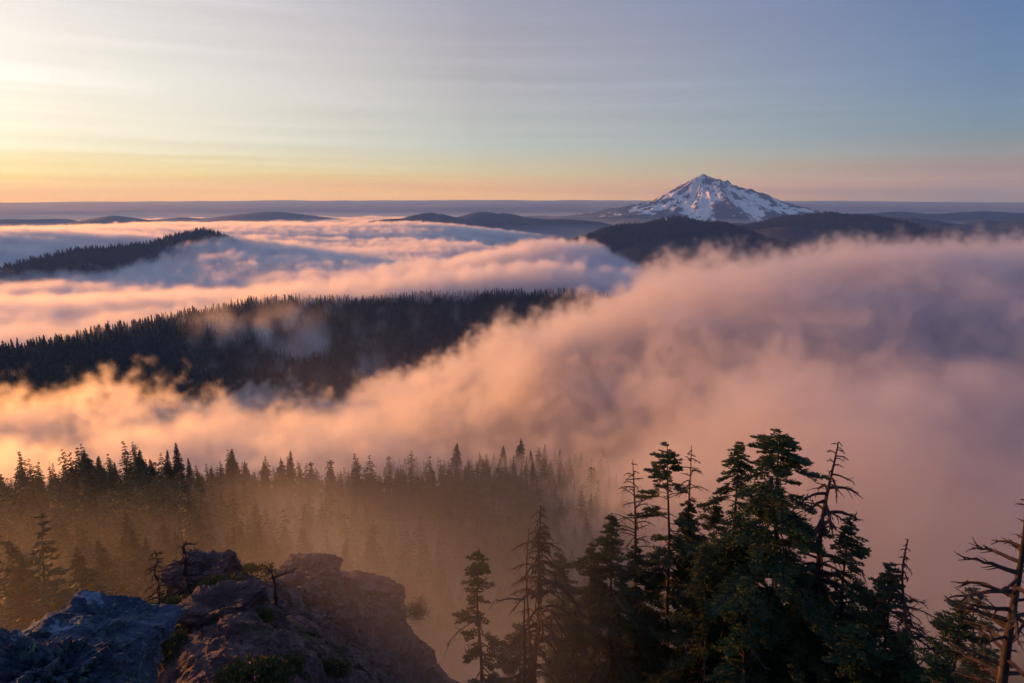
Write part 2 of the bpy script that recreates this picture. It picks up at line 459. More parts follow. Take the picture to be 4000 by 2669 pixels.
# ------------------------------------------------------------------ fog and cloud as real volumes
def fog_volume(name, lo, hi, dens, color, aniso, density, **props):
    nx, ny, nz = dens.shape
    me = bpy.data.meshes.new(name)
    me.vertices.add(nx * ny * nz)
    a = me.attributes.new('fog_density', 'FLOAT', 'POINT')
    a.data.foreach_set('value', np.ascontiguousarray(dens, dtype=np.float32).ravel())
    m = bpy.data.materials.new(name); m.use_nodes = True; t = m.node_tree; t.nodes.clear()
    o = t.nodes.new('ShaderNodeOutputMaterial'); p = t.nodes.new('ShaderNodeVolumePrincipled'); t.links.new(p.outputs[0], o.inputs['Volume'])
    p.inputs['Color'].default_value = (*color, 1); p.inputs['Anisotropy'].default_value = aniso; p.inputs['Density'].default_value = density
    ob = link(name, me, m, None, **props)
    g = bpy.data.node_groups.new(name, 'GeometryNodeTree')
    g.interface.new_socket('Geometry', in_out='INPUT', socket_type='NodeSocketGeometry')
    g.interface.new_socket('Geometry', in_out='OUTPUT', socket_type='NodeSocketGeometry')
    gn, gl = g.nodes, g.links
    gi = gn.new('NodeGroupInput'); go = gn.new('NodeGroupOutput')
    pos = gn.new('GeometryNodeInputPosition'); s = gn.new('ShaderNodeSeparateXYZ'); gl.new(pos.outputs[0], s.inputs[0])
    idx = []
    for k, (a0, b0, cnt) in enumerate(zip(lo, hi, (nx, ny, nz))):
        sc_ = (cnt - 1) / (b0 - a0)
        q = gn.new('ShaderNodeMath'); q.operation = 'MULTIPLY_ADD'; q.inputs[1].default_value = sc_; q.inputs[2].default_value = -a0 * sc_
        gl.new(s.outputs[k], q.inputs[0])
        r = gn.new('FunctionNodeFloatToInt'); r.rounding_mode = 'ROUND'; gl.new(q.outputs[0], r.inputs[0]); idx.append(r.outputs[0])

    def im(op, x, y):
        q = gn.new('FunctionNodeIntegerMath'); q.operation = op
        for i, v in enumerate((x, y)):
            if isinstance(v, int):
                q.inputs[i].default_value = v
            else:
                gl.new(v, q.inputs[i])
        return q.outputs[0]
    ii = im('ADD', im('MULTIPLY', im('ADD', im('MULTIPLY', idx[0], ny), idx[1]), nz), idx[2])
    na = gn.new('GeometryNodeInputNamedAttribute'); na.data_type = 'FLOAT'; na.inputs['Name'].default_value = 'fog_density'
    si = gn.new('GeometryNodeSampleIndex'); si.data_type = 'FLOAT'; si.domain = 'POINT'
    gl.new(gi.outputs[0], si.inputs['Geometry']); gl.new(na.outputs[0], si.inputs['Value']); gl.new(ii, si.inputs['Index'])
    vc = gn.new('GeometryNodeVolumeCube'); gl.new(si.outputs[0], vc.inputs['Density'])
    vc.inputs['Min'].default_value = lo; vc.inputs['Max'].default_value = hi
    for ax, cnt in zip('XYZ', (nx, ny, nz)):
        vc.inputs['Resolution ' + ax].default_value = cnt
    sm = gn.new('GeometryNodeSetMaterial'); sm.inputs['Material'].default_value = m
    gl.new(vc.outputs[0], sm.inputs[0]); gl.new(sm.outputs[0], go.inputs[0])
    md = ob.modifiers.new('fog', 'NODES'); md.node_group = g
    return ob


def sstep(x):
    x = np.clip(x, 0, 1)
    return x * x * (3 - 2 * x)


def axes(lo, hi, sh):
    return [np.linspace(lo[k], hi[k], sh[k], dtype=np.float32) for k in range(3)]


# near bank of fog that pours over the ridge
lo, hi, sh = (-760, 10, -430), (960, 1260, 0), (344, 250, 86)
ax, ay, azz = axes(lo, hi, sh)
GX, GY = np.meshgrid(ax, ay, indexing='ij')
top_pts = [(-150, 425, 820), (0, 408, 820), (100, 394, 850), (250, 393, 900), (400, 374, 950), (520, 330, 960), (600, 292, 960), (680, 257, 960), (760, 238, 960), (820, 224, 980), (880, 237, 960), (1024, 243, 960), (1180, 243, 960),
           (-100, 440, 620), (50, 432, 620), (150, 432, 620), (300, 430, 620), (400, 418, 620), (520, 395, 620), (600, 368, 620), (700, 335, 620), (820, 332, 620), (1024, 350, 620),
           (0, 560, 400), (100, 540, 400), (200, 515, 400), (300, 502, 410), (400, 505, 400), (500, 500, 380), (600, 485, 380), (700, 440, 380), (820, 425, 380), (1024, 435, 380),
           (0, 680, 220), (150, 660, 220), (300, 635, 220), (400, 610, 220), (500, 615, 210), (600, 600, 210), (700, 560, 200), (820, 525, 200), (1024, 510, 200),
           (200, 900, 100), (400, 860, 100), (500, 720, 100), (600, 730, 100), (700, 720, 100), (1024, 720, 100), (-200, 640, 300)]
tp = [tuple(P(*q)) for q in top_pts]
tp += [(-700, 1250, -400), (-300, 1250, -370), (0, 1250, -330), (150, 1250, -260), (500, 1250, -150), (900, 1250, -90), (0, 20, -60), (300, 20, -60), (-300, 20, -90)]
F1 = np.clip(tps(tp)(GX, GY), -440, -20) - 14 * sstep((np.hypot(GX, GY) - 500) / 400) - 16 * np.exp(-((np.degrees(np.arctan2(GX, GY)) + 1) / 10) ** 2) * np.exp(-((np.hypot(GX, GY) - 450) / 170) ** 2)
TZ = terrain_z(GX, GY)
size = [hi[k] - lo[k] for k in range(3)]
nA = fftnoise(sh, 3.9, 21, size, 380, (1, 1, 1.2))
nB = fftnoise(sh, 2.7, 22, size, 90)
RR = np.hypot(GX, GY)
amp = np.clip(RR / 900, .12, 1)
Zg = azz[None, None, :]
h = (F1[:, :, None] + nA * ((19 - 11 * sstep((GX - 50) / 250)) * amp)[:, :, None] + nB * (11 * amp)[:, :, None] - Zg)
soft = (12 + 30 * np.clip(RR / 1000, 0, 1))[:, :, None]
d = sstep(h / soft)
d *= np.clip(.74 + (.30 - .14 * sstep((GX - 50) / 250))[:, :, None] * nB + (.20 - .14 * sstep((GX - 50) / 250))[:, :, None] * nA, .08, 1.6)
thick = (.14 + .86 * sstep((RR - 220) / 450))
d *= thick[:, :, None]
# thin wisps that hug the wooded slope
above = Zg - TZ[:, :, None]
GA = np.degrees(np.arctan2(GX, GY))
wm = (.25 + .75 * sstep((GA + 34) / 22)) * (1 - sstep((GA + 6) / 12)) * sstep((RR - 60) / 60) * (1 - sstep((RR - 380) / 200))
wm *= .30 + .95 * np.exp(-((GA + 19) / 7.5) ** 2)
d += .22 * wm[:, :, None] * np.exp(-np.maximum(above, 0) / 16) * sstep((nA + .35 * nB - .15) / 1.5)
# glow of mist round the crag
wm2 = sstep((GA + 26) / 8) * (1 - sstep((GA - 2) / 8)) * (.35 * sstep((RR - 13) / 8) + .65 * sstep((RR - 28) / 12)) * (1 - sstep((RR - 70) / 50))
d += .62 * wm2[:, :, None] * np.exp(-np.maximum(above - 6, 0) / 12)
wm3 = sstep((GA + 44) / 4) * (1 - sstep((GA + 20) / 10)) * sstep((RR - 55) / 30) * (1 - sstep((RR - 150) / 80))
d += .07 * wm3[:, :, None] * np.exp(-np.maximum(above - 4, 0) / 14) * (.5 + sstep((nA + .35 * nB + .6) / 1.6))
# fade at the box faces
ed = np.minimum.outer(np.minimum(np.arange(sh[0]), np.arange(sh[0])[::-1]), np.minimum(np.arange(sh[1]), np.arange(sh[1])[::-1]) + 0)
d *= np.clip(ed / 6, 0, 1)[:, :, None]
d *= np.clip(np.arange(sh[2])[::-1] / 4, 0, 1)[None, None, :]
d[np.broadcast_to(above < -8, d.shape)] = 0
d[d < .012] = 0
fog_volume('fog_bank', lo, hi, d, (.98, .96, .955), .66, .032, kind='stuff', label='big bank of orange and pink fog pouring over the ridge')
del d, h, nA, nB, above

# sea of cloud beyond the dark ridge
lo, hi, sh = (-4300, 1130, -470), (2700, 8200, -70), (500, 470, 44)
ax, ay, azz = axes(lo, hi, sh)
GX, GY = np.meshgrid(ax, ay, indexing='ij')
top_pts = [(-200, 350, 1700), (0, 338, 1650), (100, 325, 1800), (200, 306, 2000), (300, 286, 2250), (400, 272, 2300), (500, 263, 2300), (600, 268, 2250), (640, 275, 2200),
           (0, 305, 2100), (100, 297, 2350), (200, 285, 2700), (260, 270, 2900), (0, 279, 3250), (50, 271, 3350), (105, 266, 3500), (144, 255, 3650), (175, 245, 3800), (210, 236, 3980), (240, 236, 4150), (60, 260, 4100), (140, 246, 4500),
           (300, 262, 3100), (400, 262, 3100), (500, 254, 3000), (560, 243, 2900), (600, 242, 2800), (630, 262, 2700),
           (300, 245, 4300), (400, 243, 4600), (470, 242, 4400), (0, 238, 4700), (100, 235, 5000), (200, 236, 5200), (300, 230, 6000), (400, 227, 6500), (450, 225, 6900), (0, 228, 7000), (300, 223, 7800), (200, 223, 7800), (420, 224, 7900)]
tp = [tuple(P(*q)) for q in top_pts]
for q in [(560, 262, 3900), (590, 255, 5000), (560, 240, 6500), (650, 280, 3300), (750, 280, 3300), (900, 300, 3300), (700, 240, 5500), (620, 235, 7500)]:
    v = P(*q); tp.append((v[0], v[1], -530))
for q in [(700, 270, 1500), (850, 250, 1500), (1024, 260, 1500)]:
    v = P(*q); tp.append((v[0], v[1], -170))
for q in [(750, 270, 2300), (1024, 260, 2300)]:
    v = P(*q); tp.append((v[0], v[1], -480))
F2 = np.clip(tps(tp)(GX, GY), -560, -110) - 12 + 22 * sstep((-14 - np.degrees(np.arctan2(GX, GY))) / 10) * (1 - sstep((np.hypot(GX, GY) - 2100) / 300))
TZ = terrain_z(GX, GY)
RR = np.hypot(GX, GY)
size = [hi[k] - lo[k] for k in range(3)]
# long rolls lying across the view, tilted up to the right
u = GX * .97 + GY * .24; v = -GX * .24 + GY * .97
wv = v + 120 * fbm(u / 900, v / 900, octs=3)
rd1 = 1 - 2 * np.abs(vnoise(u / 1500 + 4, wv / 165, 7.7))
rd2 = 1 - 2 * np.abs(vnoise(u / 1150 + 9, wv / 84, 3.7))
nA = fftnoise(sh, 3.9, 31, size, 500, (.32, 1.0, 1.4))
nB = fftnoise(sh, 3.0, 32, size, 150, (.5, 1, 1.5))
Zg = azz[None, None, :]
edge = (F2 - 6 + 25 * rd1 + 11 * rd2 + 12 * vnoise(u / 2500, wv / 700, 1.1))
h = edge[:, :, None] + 6 * nA + 5 * nB - Zg
d = sstep(h / 34)
d *= np.clip(.8 + .3 * nB, .1, 1.5)
above = Zg - TZ[:, :, None]
# wisps trailing over the dark ridge
GA = np.degrees(np.arctan2(GX, GY))
_cr = _RW[0][0]; _ca = np.degrees(np.arctan2(_cr[:, 0], _cr[:, 1])); _cd = np.hypot(_cr[:, 0], _cr[:, 1])
rc = np.interp(GA, _ca, _cd)
beyond = np.maximum(sstep((RR - rc + 60) / 130), sstep((GA - 9.5) / 5) * sstep((RR - 1150) / 400))
d *= beyond[:, :, None]
wm = sstep((GA + 30) / 8) * (1 - sstep((GA + 6) / 9)) * (1 - sstep((RR - 2000) / 150)) * sstep((RR - 1200) / 150)
wob = fbm((GX + GY * .6) / 420, (GY - GX * .5) / 170, 9.1, octs=4)
d += .95 * wm[:, :, None] * np.exp(-np.maximum(above - 12, 0) / 24) * sstep((wob[:, :, None] * 1.5 + .35 * nA + .6 * nB - .30) / 1.3)
ed = np.minimum.outer(np.minimum(np.arange(sh[0]), np.arange(sh[0])[::-1]), np.minimum(np.arange(sh[1]), np.arange(sh[1])[::-1]))
d *= np.clip(ed / 6, 0, 1)[:, :, None]
d *= np.clip(np.arange(sh[2])[::-1] / 4, 0, 1)[None, None, :]
d[np.broadcast_to(above < -20, d.shape)] = 0
d[d < .012] = 0
fog_volume('cloud_sea', lo, hi, d, (.99, .99, .995), .42, .018, kind='stuff', label='rolling sea of low cloud filling the valley beyond the dark ridge')
del d, h, nA, nB, above

# far cloud among the hills on the horizon
lo, hi, sh = (-11500, 7600, -640), (500, 14200, -280), (300, 170, 30)
ax, ay, azz = axes(lo, hi, sh)
GX, GY = np.meshgrid(ax, ay, indexing='ij')
size = [hi[k] - lo[k] for k in range(3)]
nA = fftnoise(sh, 3.6, 41, size, 1600, (.4, 1, 1.5))
edge = -352 - .0185 * (np.hypot(GX, GY) - 8000) - 22 + 34 * fbm(GX / 1900, GY / 700, 5.5, octs=4) - 130 * sstep((GX + 1900) / 900)
h = edge[:, :, None] + 13 * nA - azz[None, None, :]
d = sstep(h / 45)
ed = np.minimum.outer(np.minimum(np.arange(sh[0]), np.arange(sh[0])[::-1]), np.minimum(np.arange(sh[1]), np.arange(sh[1])[::-1]))
d *= np.clip(ed / 5, 0, 1)[:, :, None]
d[d < .012] = 0
fog_volume('distant_clouds', lo, hi, d, (.99, .99, .99), .5, .009, kind='stuff', label='pale cloud lapping round the far hills on the left')
del d, h, nA


def box_volume(name, lo, hi, color, aniso, density, label):
    V = [(x, y, z) for x in (lo[0], hi[0]) for y in (lo[1], hi[1]) for z in (lo[2], hi[2])]
    T = [(0, 1, 3, 2), (4, 6, 7, 5), (0, 4, 5, 1), (2, 3, 7, 6), (0, 2, 6, 4), (1, 5, 7, 3)]
    m = bpy.data.materials.new(name); m.use_nodes = True; t = m.node_tree; t.nodes.clear()
    o = t.nodes.new('ShaderNodeOutputMaterial'); p = t.nodes.new('ShaderNodeVolumePrincipled'); t.links.new(p.outputs[0], o.inputs['Volume'])
    p.inputs['Color'].default_value = (*color, 1); p.inputs['Anisotropy'].default_value = aniso; p.inputs['Density'].default_value = density
    p.inputs['Absorption Color'].default_value = (1, 1, 1, 1)
    return link(name, mesh_from(name, np.array(V), np.array(T)), m, None, kind='stuff', label=label)


box_volume('haze', (-36000, -36000, -800), (36000, 36000, 430), (.17, .38, 1.0), .15, 5.0e-5, 'thin blue morning haze over the whole view')

# ------------------------------------------------------------------ rock: crag and boulders
def rock_mat(name, c0, c1, c2, scale, lichen=(), bump=.6, bdist=.05, strata=(1, 1, 1)):
    m, n, l, b = mat_new(name)
    t = n.new('ShaderNodeTexCoord'); mp = n.new('ShaderNodeMapping'); mp.inputs['Scale'].default_value = strata
    mp.inputs['Rotation'].default_value = (.5, .35, .2)
    l.new(t.outputs['Object'], mp.inputs[0])
    a = n.new('ShaderNodeTexNoise'); a.inputs['Scale'].default_value = scale; a.inputs['Detail'].default_value = 10; a.inputs['Roughness'].default_value = .65; a.inputs['Distortion'].default_value = .4
    l.new(mp.outputs[0], a.inputs[0])
    r = n.new('ShaderNodeValToRGB'); cr = r.color_ramp; cr.elements.new(.5)
    for e, (p, c) in zip(cr.elements, ((.3, c0), (.52, c1), (.72, c2))):
        e.position = p; e.color = (*c, 1)
    l.new(a.outputs[0], r.inputs[0])
    col = r.outputs[0]
    for (lc, lscale, lo_, hi_, seed) in lichen:  # colour, size, threshold band
        w = n.new('ShaderNodeTexNoise'); w.noise_dimensions = '4D'; w.inputs['W'].default_value = seed
        w.inputs['Scale'].default_value = lscale; w.inputs['Detail'].default_value = 6; w.inputs['Roughness'].default_value = .7; w.inputs['Distortion'].default_value = .3
        l.new(t.outputs['Object'], w.inputs[0])
        f = n.new('ShaderNodeMapRange'); f.inputs['From Min'].default_value = lo_; f.inputs['From Max'].default_value = hi_
        l.new(w.outputs[0], f.inputs[0])
        mx_ = n.new('ShaderNodeMix'); mx_.data_type = 'RGBA'; l.new(f.outputs[0], mx_.inputs[0]); l.new(col, mx_.inputs[6]); mx_.inputs[7].default_value = (*lc, 1)
        col = mx_.outputs[2]
    l.new(col, b.inputs['Base Color']); b.inputs['Roughness'].default_value = .85; b.inputs['Specular IOR Level'].default_value = .25
    c = n.new('ShaderNodeTexNoise'); c.inputs['Scale'].default_value = scale * 5; c.inputs['Detail'].default_value = 10; c.inputs['Roughness'].default_value = .7
    l.new(mp.outputs[0], c.inputs[0])
    vv = n.new('ShaderNodeTexVoronoi'); vv.feature = 'DISTANCE_TO_EDGE'; vv.inputs['Scale'].default_value = scale * 1.6
    l.new(mp.outputs[0], vv.inputs[0])
    ms = n.new('ShaderNodeMath'); ms.operation = 'MINIMUM'; l.new(vv.outputs['Distance'], ms.inputs[0]); ms.inputs[1].default_value = .06
    ma = n.new('ShaderNodeMath'); ma.operation = 'MULTIPLY_ADD'; l.new(ms.outputs[0], ma.inputs[0]); ma.inputs[1].default_value = 6; l.new(c.outputs[0], ma.inputs[2])
    bp = n.new('ShaderNodeBump'); bp.inputs['Strength'].default_value = bump; bp.inputs['Distance'].default_value = bdist
    l.new(ma.outputs[0], bp.inputs['Height']); l.new(bp.outputs[0], b.inputs['Normal'])
    return m


crag_mat = rock_mat('crag_rock', (.050, .026, .022), (.14, .078, .062), (.26, .165, .135), .7, lichen=[((.05, .06, .018), .35, .56, .64, 2.0)], bump=1.0, bdist=.16, strata=(1, 1, 5.5))
boulder_mat = rock_mat('lichen_rock', (.018, .024, .034), (.058, .073, .095), (.14, .16, .185), 5,
                       lichen=[((.20, .25, .29), 7, .60, .64, 1.0), ((.17, .24, .09), 16, .60, .63, 5.0), ((.10, .14, .13), 28, .54, .60, 3.0), ((.30, .38, .16), 24, .655, .675, 21.0), ((.26, .31, .30), 60, .62, .66, 9.0), ((.02, .022, .03), 5, .60, .68, 12.0)], bump=.8, bdist=.012)

crag_pts = [(60, 900, 8), (250, 850, 8), (380, 1000, 8), (150, 735, 14), (240, 695, 15), (320, 712, 15), (380, 800, 15),
            (185, 640, 21), (215, 608, 23), (240, 602, 24), (265, 612, 24), (290, 640, 23), (330, 668, 22), (365, 692, 21), (400, 780, 20),
            (168, 616, 27), (200, 590, 28), (235, 587, 29), (280, 602, 30), (300, 627, 29), (350, 662, 28), (395, 720, 28),
            (175, 580, 33), (188, 569, 34), (210, 566, 34), (235, 575, 35), (270, 584, 37), (310, 602, 37), (355, 630, 38),
            (248, 571, 44), (270, 561, 46), (300, 554, 48), (320, 556, 48), (334, 566, 49), (350, 578, 50), (375, 579, 51), (388, 592, 51), (396, 615, 50), (415, 638, 49), (440, 658, 47), (462, 686, 46),
            (230, 600, 52), (270, 590, 56), (300, 590, 58), (350, 606, 58), (390, 640, 58),
            (135, 660, 34), (120, 700, 28), (80, 760, 22), (150, 650, 44), (200, 630, 50), (100, 700, 40), (60, 800, 16),
            (430, 740, 40), (440, 800, 32), (485, 780, 48), (475, 740, 54), (430, 700, 60), (520, 800, 60), (300, 660, 70), (180, 680, 70), (420, 700, 70), (60, 700, 60)]
cq = np.array([P(*q) for q in crag_pts]); cs = cq.copy(); cs[:, :2] *= 20
crag_f = tps(cs)


def crag_z(x, y):
    return crag_f(np.asarray(x) * 20, np.asarray(y) * 20)


A, R = np.meshgrid(np.radians(np.linspace(-37, 2, 460)), np.geomspace(8.5, 68, 460), indexing='ij')
X, Y = R * np.sin(A), R * np.cos(A)
Z = crag_z(X, Y)
k = np.clip(R / 30, .5, 1.3)
uu, vv_ = X * .8 + Y * .6, -X * .6 + Y * .8
step = fbm(X / 7, Y / 7, Z / 7, octs=3) * 1.0
Z = Z - .55 * sstep((R - 25) / 5) - .5 * sstep((R - 37) / 8) + k * (.46 * ridged(uu / 5.5, vv_ / 2.0, Z / 4, octs=7, gain=.62) - 1.0 + .25 * step)
# terraces: strata dipping across the slope
ph = (Z * 1.1 + X * .35 - Y * .12 + .9 * fbm(X / 4, Y / 4, Z / 5, octs=4))
Z = Z + .28 * k * (np.abs((ph % 1.0) - .5) * 2 - .5) * (1 - np.clip((ph % 1.0) - .85, 0, .15) * 6)
dx = .5 * k * ridged(X / 3 + 9, Y / 3, Z / 2.0, octs=4); dy = .4 * k * ridged(X / 3, Y / 3 + 20, Z / 2.0, octs=4)
crag = link('rocky_crag', mesh_from('rocky_crag', np.stack([X + dx, Y + dy, Z], -1).reshape(-1, 3), grid_faces(460, 460)[:, ::-1], smooth=False), crag_mat,
            label='reddish fractured rock ridge jutting out below the boulders into the fog', category='crag')


def polyhedron_rock(name, sub, center, planes, smin, rough, seed, fscale):
    """star-shaped rock: soft intersection of half-spaces with fractured relief"""
    import bmesh
    bm = bmesh.new(); bmesh.ops.create_icosphere(bm, subdivisions=sub, radius=1)
    D = np.array([v.co[:] for v in bm.verts]); T = np.array([[v.index for v in f.verts] for f in bm.faces]); bm.free()
    D /= np.linalg.norm(D, axis=1)[:, None]
    inv = np.zeros(len(D))
    for nrm, off in planes:
        nrm = np.asarray(nrm, float); nrm = nrm / np.linalg.norm(nrm)
        t = np.clip(D @ nrm, 0, None) / off
        inv += t ** smin
    r = inv ** (-1.0 / smin)
    V = D * r[:, None]
    q = V * fscale + seed
    disp = rough * (.75 * ridged(q[:, 0], q[:, 1] * 1.8, q[:, 2] * 2.2, octs=7, gain=.58) - .65)
    cell = vnoise(np.floor(q[:, 0] * 1.7 + .6 * vnoise(q[:, 0], q[:, 1], q[:, 2])), np.floor(q[:, 1] * 1.3), np.floor(q[:, 2] * 2.1)) * rough * .35
    V = V + D * (disp + cell)[:, None]
    return V + np.asarray(center), T


# camera-space axes for the two boulders at the viewer's feet
RGT = np.array([1., 0, 0]); FWD = np.array([0, cT, -sT]); UPV = np.array([0, sT, cT])


def outline_rock(name, outline, D, thick, phi, extra, rough, seed, fscale, sub=6, smin=14, **props):
    o = np.array([[(a - 512) / F_PX * D, -(b - 341.5) / F_PX * D] for a, b in outline])
    c2 = o.mean(0)
    center = RGT * c2[0] + UPV * c2[1] + FWD * D
    planes = []
    for i in range(len(o)):
        a, b = o[i], o[(i + 1) % len(o)]
        e = b - a; nn_ = np.array([-e[1], e[0]]); nn_ /= np.linalg.norm(nn_)
        if nn_ @ (a - c2) < 0:
            nn_ = -nn_
        off = nn_ @ (a - c2)
        ph_ = math.radians(phi[i % len(phi)])
        n3 = (RGT * nn_[0] + UPV * nn_[1]) * math.cos(ph_) - FWD * math.sin(ph_)
        planes.append((n3, off * math.cos(ph_) * .97))
    planes.append((-FWD * .85 + UPV * .52, thick)); planes.append((FWD, .07))
    for n3, off in extra:
        planes.append((n3, off))
    V, T = polyhedron_rock(name, sub, (0, 0, 0), planes, smin, rough, seed, fscale)
    o_ = link(name, mesh_from(name, V, T), boulder_mat, None, **props)
    o_.location = center
    return o_


out1 = [(16, 618), (28, 604), (57, 597), (74, 600), (92, 589), (118, 584), (140, 582), (153, 589), (170, 606), (181, 622), (183, 636), (176, 652), (158, 676), (120, 780), (-20, 780), (-10, 650)]
outline_rock('boulder', out1, 3.3, .30, [8, 12, 12, 10, 10, 10, 14, 20, 24, 18, 0, -14, -20, 0, 0, 8], [(-FWD * .5 + UPV * .86, .30), (-FWD * .62 + RGT * .75 - UPV * .15, .40), (-FWD * .9 - RGT * .3 + UPV * .35, .29)],
             .040, 3.3, 3.4, sub=7, smin=34, label='large blue grey boulder with lichen in the lower left corner, its right side overhanging', category='boulder')
out2 = [(-60, 646), (-5, 641), (19, 640), (45, 647), (66, 648), (94, 660), (99, 678), (102, 725), (60, 800), (-60, 800)]
outline_rock('boulder', out2, 2.35, .17, [4, 4, 6, 8, 8, 8, 5, 0, 0, 0], [(-FWD * .3 + UPV * .9, .20)],
             .07, 7.9, 9.0, sub=7, smin=26, label='jagged pitted rock in the bottom left corner in front of the big boulder', category='boulder')


# overhanging ledge at the end of the crag
def ledge(px, py, r, sx, sy, sz, seed, **props):
    pl = [((1, 0, .25), sx), ((-1, .1, 0), sx * 1.2), ((0, 1, 0), sy), ((0, -1, .1), sy), ((.1, 0, 1), sz), ((.25, 0, -1), sz * 1.1), ((1, -.6, -.7), sx * .9), ((.8, -.5, .5), sx * .95)]
    V, T = polyhedron_rock('ledge', 5, (0, 0, 0), pl, 12, .35, seed, .7)
    o = link('rock_ledge', mesh_from('rock_ledge', V, T), crag_mat, crag, **props)
    o.location = P(px, py, r)


ledge(386, 600, 50, 1.2, 1.5, .9, 4.4)
ledge(350, 588, 50, 1.9, 1.5, .55, 8.1)
ledge(378, 587, 50.5, 1.4, 1.1, .35, 2.7)
ledge(312, 571, 48, 1.9, 1.5, .5, 12.2)
ledge(205, 574, 33.5, 1.1, 1.2, .6, 1.9)
ledge(222, 612, 23.5, 1.0, .9, .5, 15.0)

# ------------------------------------------------------------------ trees
bark = noise_mat('bark', [(.3, (.025, .017, .013)), (.6, (.065, .045, .034)), (.75, (.12, .09, .07))], scale=3, detail=8, bump=.8, bscale=9, bdist=.05, stretch=(1, 1, .3))
deadwood = noise_mat('dead_wood', [(.3, (.022, .016, .014)), (.6, (.06, .045, .038)), (.78, (.13, .105, .09))], scale=3, detail=8, bump=.8, bscale=10, bdist=.04, stretch=(1, 1, .3))
graywood = noise_mat('grey_twigs', [(.3, (.06, .05, .045)), (.6, (.14, .115, .10)), (.78, (.22, .19, .17))], scale=3, rough=1)
needles = noise_mat('needles', [(.25, (.024, .044, .016)), (.5, (.052, .080, .028)), (.75, (.12, .14, .045))], scale=.8, detail=6, rough=.75)
needles2 = noise_mat('mossy_needles', [(.25, (.03, .038, .013)), (.5, (.07, .08, .024)), (.75, (.14, .13, .04))], scale=.6, detail=6, rough=.8)
far_needles = noise_mat('far_needles', [(.25, (.010, .015, .009)), (.5, (.020, .026, .014)), (.75, (.038, .042, .020))], scale=.04, detail=8, rough=.9)


def unit(v):
    return v / np.maximum(np.linalg.norm(v, axis=-1, keepdims=True), 1e-9)


def cones(S, D, Ln, Wd, k=3):
    """k-sided spikes from S along D"""
    n_ = len(S)
    if n_ == 0:
        return np.zeros((0, 3)), np.zeros((0, 3), int)
    D = unit(D); h = np.where(np.abs(D[:, 2:3]) > .9, np.array([[1., 0, 0]]), np.array([[0, 0, 1.]]))
    a = unit(np.cross(D, h)); b = np.cross(D, a)
    V = np.zeros((n_, k + 1, 3))
    ph = np.random.default_rng(n_).random(n_) * 6.28
    for i in range(k):
        t = ph + 2 * math.pi * i / k
        V[:, i] = S + D * (Ln * .12)[:, None] + (a * np.cos(t)[:, None] + b * np.sin(t)[:, None]) * Wd[:, None]
    V[:, k] = S + D * Ln[:, None]
    base = (np.arange(n_) * (k + 1))[:, None, None]
    f = np.array([[i, (i + 1) % k, k] for i in range(k)])[None]
    return V.reshape(-1, 3), (base + f).reshape(-1, 3)


def tube(pts, rad, k=5):
    pts = np.asarray(pts, float); rad = np.asarray(rad, float)
    d = unit(np.gradient(pts, axis=0)); h = np.array([0, 0, 1.]) if abs(d[0, 2]) < .9 else np.array([1., 0, 0])
    a = unit(np.cross(d, h)); b = np.cross(d, a)
    t = np.arange(k) * 2 * math.pi / k
    V = pts[:, None] + (a[:, None] * np.cos(t)[None, :, None] + b[:, None] * np.sin(t)[None, :, None]) * rad[:, None, None]
    m = len(pts)
    i = (np.arange(m - 1)[:, None] * k + np.arange(k)[None]).ravel(); j = (np.arange(m - 1)[:, None] * k + (np.arange(k)[None] + 1) % k).ravel()
    T = np.concatenate([np.stack([i, j, j + k], 1), np.stack([i, j + k, i + k], 1)])
    return V.reshape(-1, 3), T


class Bag:
    def __init__(s):
        s.V, s.T, s.M, s.n = [], [], [], 0

    def add(s, V, T, m=0):
        s.V.append(V); s.T.append(T + s.n); s.M.append(np.full(len(T), m)); s.n += len(V)

    def mesh(s, name, smooth=False, shear=None, H=1):
        V = np.concatenate(s.V) if s.V else np.zeros((0, 3))
        if shear is not None:
            t = np.clip(V[:, 2:3] / H, 0, 1.1)
            V = V.copy(); V[:, :2] += t * np.asarray(shear)[None]
        return mesh_from(name, V, np.concatenate(s.T), smooth, np.concatenate(s.M))


def trunk_bag(g, H, r0, k=9, kink=.15, top=1.0, ntop=.02):
    nseg = 26
    z = np.linspace(0, H * top, nseg)
    ph = g.random(4) * 6
    x = kink * (np.sin(z / H * 7 + ph[0]) + .5 * np.sin(z / H * 17 + ph[1])) * (z / H); y = kink * np.sin(z / H * 8 + ph[2]) * (z / H)
    rad = r0 * (1 - z / H) ** .85 + ntop
    rad *= 1 + .25 * np.exp(-z / (H * .02))
    b = Bag(); V, T = tube(np.stack([x, y, z], 1), rad, k); V[:, :2] *= 1 + .06 * g.standard_normal((len(V), 1)) * 0; b.add(V, T)
    return b, lambda q: np.array([np.interp(q, z, x), np.interp(q, z, y), q]), lambda q: float(np.interp(q, z, rad))


